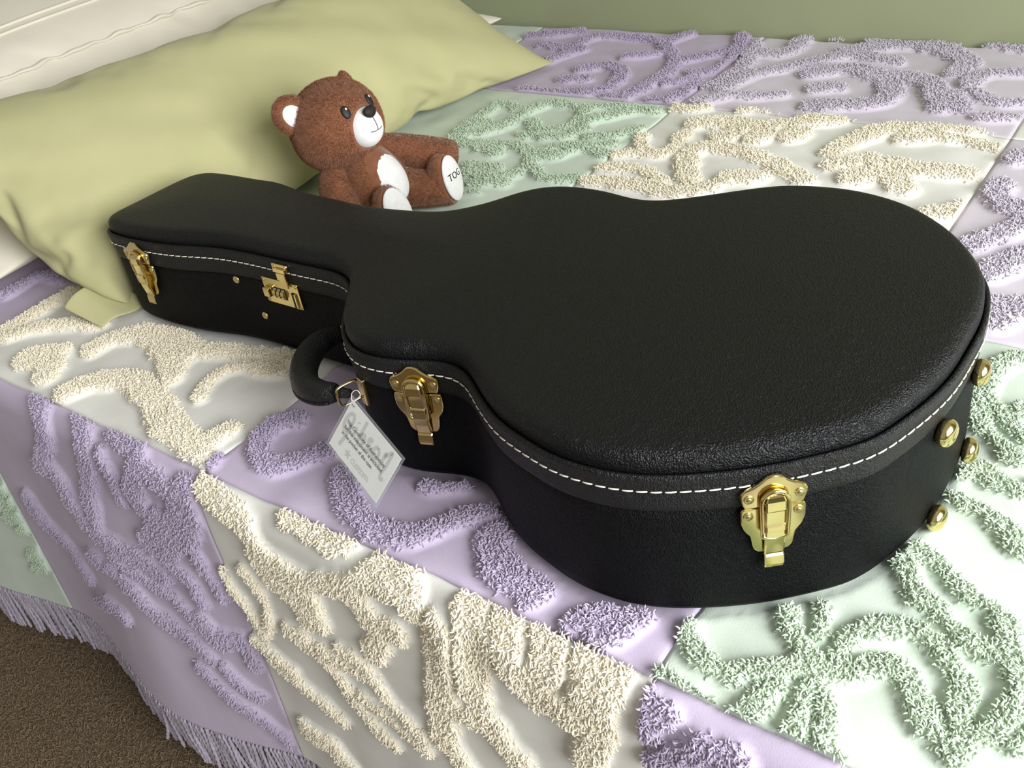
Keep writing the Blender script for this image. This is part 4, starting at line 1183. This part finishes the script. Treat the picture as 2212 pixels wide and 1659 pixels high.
# embroidered eyes, each with a white glint
def head_pt(y, z, out):
    q = 1 - (y / .072) ** 2 - (z / .0645) ** 2
    return Vector((0.0615 * math.sqrt(max(q, 0)) + out, y, z))
for s in (-1, 1):
    c = head_pt(s * 0.0255 + .002, 0.0165, 0.0006)
    nrm = Vector((c.x / .0615 ** 2, c.y / .072 ** 2, c.z / .0645 ** 2)).normalized()
    EM = HM @ bmatrix(c, nrm)
    eye = bpart('eye', ellipsoid(0.0028, 0.0068, 0.0095, 16, 12), EM, 'black_thread')
    g = EM @ Matrix.Translation((0.0022, 0.0015 , 0.0040))
    bpart('glint', ellipsoid(0.0010, 0.0016, 0.0019, 10, 8), g, 'plush_white', eye)
add_fur(head, 34000, 0.0032, 0.00018, skip=lambda P: (lambda q: (np.linalg.norm(q - np.array([0.050, .003, -.014]), axis=1) < .032) | np.minimum.reduce([np.linalg.norm(q - np.array(head_pt(s * .0255 + .002, .0165, 0)), axis=1) for s in (-1, 1)]) .__lt__(.0085))(to_local(HM, P)))
# ears
for s in (-1, 1):
    c = HM @ Vector((-0.014, s * 0.057, 0.035 - .003 * s))
    EM = HM @ Matrix.Translation((-0.014, s * 0.057, 0.035 - .003 * s)) @ Matrix.Rotation(s * 0.55, 4, 'Z') @ Matrix.Rotation(-s * 0.5, 4, 'X')
    ear = bpart('ear', ellipsoid(0.013, 0.027, 0.029, 24, 16, lambda x, y, z: (x + (.004 if x < 0 else -0.006 * max(0, 1 - (y / .02) ** 2 - (z / .022) ** 2)), y, z)), EM, 'fur')
    bpart('inner_ear', ellipsoid(0.0045, 0.0155, 0.0195, 18, 12), EM @ Matrix.Translation((0.0062, 0, -.003)), 'plush_white', ear)
    add_fur(ear, 5000, 0.0028, 0.00018, skip=lambda P, EM=EM: (lambda q: (q[:, 0] > 0.002) & ((q[:, 1] / .017) ** 2 + ((q[:, 2] + .003) / .021) ** 2 < 1))(to_local(EM, P)))
# torso
TCn = Vector((-0.234, 0.541, 0.064))
TM = bmatrix(TCn, (0.90, 0.0, 0.43))
def tors(x, y, z):
    k = 1 - 0.20 * z / .066
    return (x * k, y * k, z)
torso = bpart('torso', ellipsoid(0.046, 0.052, 0.066, 30, 22, tors), TM, 'fur')
def bel(x, y, z):
    k = 1 - 0.16 * z / .046
    q = max(0, 1 - (y * k / .052) ** 2 - (z / .066) ** 2)
    f = 0.046 * (1 - .2 * z / .066) * math.sqrt(q)
    return (f - 0.002 + (x / .006) * .0045, y * k, z)
bpart('belly_patch', ellipsoid(0.006, 0.0320, 0.043, 26, 20, bel), TM @ Matrix.Translation((0.0005, 0.002, -0.006)), 'plush_white', torso)
add_fur(torso, 16000, 0.0030, 0.00018, skip=lambda P: (lambda q: (q[:, 0] > 0) & (((q[:, 1] - .002) / .0335) ** 2 + ((q[:, 2] + .006) / .045) ** 2 < 1))(to_local(TM, P)))
# arms
for pts, rd in (([(-.258, .500, .098), (-.250, .484, .078), (-.236, .474, .052), (-.222, .472, .030), (-.212, .473, .020)], [.016, .0215, .0245, .0250, .0245]),
                ([(-.245, .580, .098), (-.222, .604, .086), (-.196, .628, .072), (-.172, .645, .062), (-.158, .652, .058)], [.017, .0205, .0235, .0240, .0235])):
    p = catmull(pts, 10); t_ = np.linspace(0, 1, len(p)); r_ = np.interp(t_, np.linspace(0, 1, len(rd)), rd)
    r_ = r_ * 1.06 * np.sqrt(np.clip(1 - (np.clip(t_ - .80, 0, 1) / .2015) ** 2, .004, 1))
    r_[0] *= .5
    v, f = tube(p, r_, 20)
    arm = bpart('arm', (v, f), Matrix.Identity(4), 'fur')
    add_fur(arm, 9000, 0.0030, 0.00018)
# legs with upturned feet
for hip, ank, padc, pn in (((-.232, .520, .033), (-.172, .508, .030), (-.147, .503, .042), (0.93, -.10, .30)),
                           ((-.225, .575, .033), (-.165, .608, .030), (-.138, .622, .043), (0.97, .16, .16))):
    hip, ank, padc, pn = Vector(hip), Vector(ank), Vector(padc), Vector(pn).normalized()
    FM = bmatrix(padc - pn * .022, pn)
    bm = bmesh.new()
    parts = []
    v, f = tube(catmull([tuple(hip), tuple(hip.lerp(ank, .5)), tuple(ank), tuple(ank.lerp(padc, .25))], 5), np.linspace(.030, .025, 16), 20)
    me1 = mesh('leg', [Vector(q) - BO for q in v], f); bm.from_mesh(me1)
    v, f = ellipsoid(0.022, 0.027, 0.040, 24, 18, lambda x, y, z: (min(x, .0165) + (0.004 if z > 0 else 0) * 0, y, z))
    me2 = mesh('foot', [FM @ Vector(q) - BO for q in v], f); bm.from_mesh(me2)
    bmesh.ops.recalc_face_normals(bm, faces=bm.faces)
    leg = obj('leg', bm, 'fur', bear)
    md = leg.modifiers.new('join', 'REMESH'); md.mode = 'VOXEL'; md.voxel_size = 0.0022; md.use_smooth_shade = True
    add_fur(leg, 13000, 0.0030, 0.00018, skip=lambda P, FM=FM: (lambda q: (q[:, 0] > .006) & ((q[:, 1] / .0245) ** 2 + (q[:, 2] / .037) ** 2 < 1))(to_local(FM, P)))
    pad = bpart('foot_pad', ellipsoid(0.0065, 0.0235, 0.0355, 24, 16), FM @ Matrix.Translation((0.0150, 0, 0)), 'plush_white')
    if padc.y > .58:
        tm = text_mesh('TOG', .0150, .0002, 'CENTER')
        PMx = FM @ Matrix.Translation((0.0222, -.001, 0.000))
        # text lies in the pad's yz plane, rising with the foot's curve
        vs = [PMx @ Vector((-(q.co.x ** 2) * 9 - (q.co.y ** 2) * 4 + q.co.z * .5, q.co.x, q.co.y)) - BO for q in tm.vertices]
        obj('lettering', mesh('lettering', vs, [tuple(p.vertices) for p in tm.polygons]), 'black_thread', pad, smooth=False)
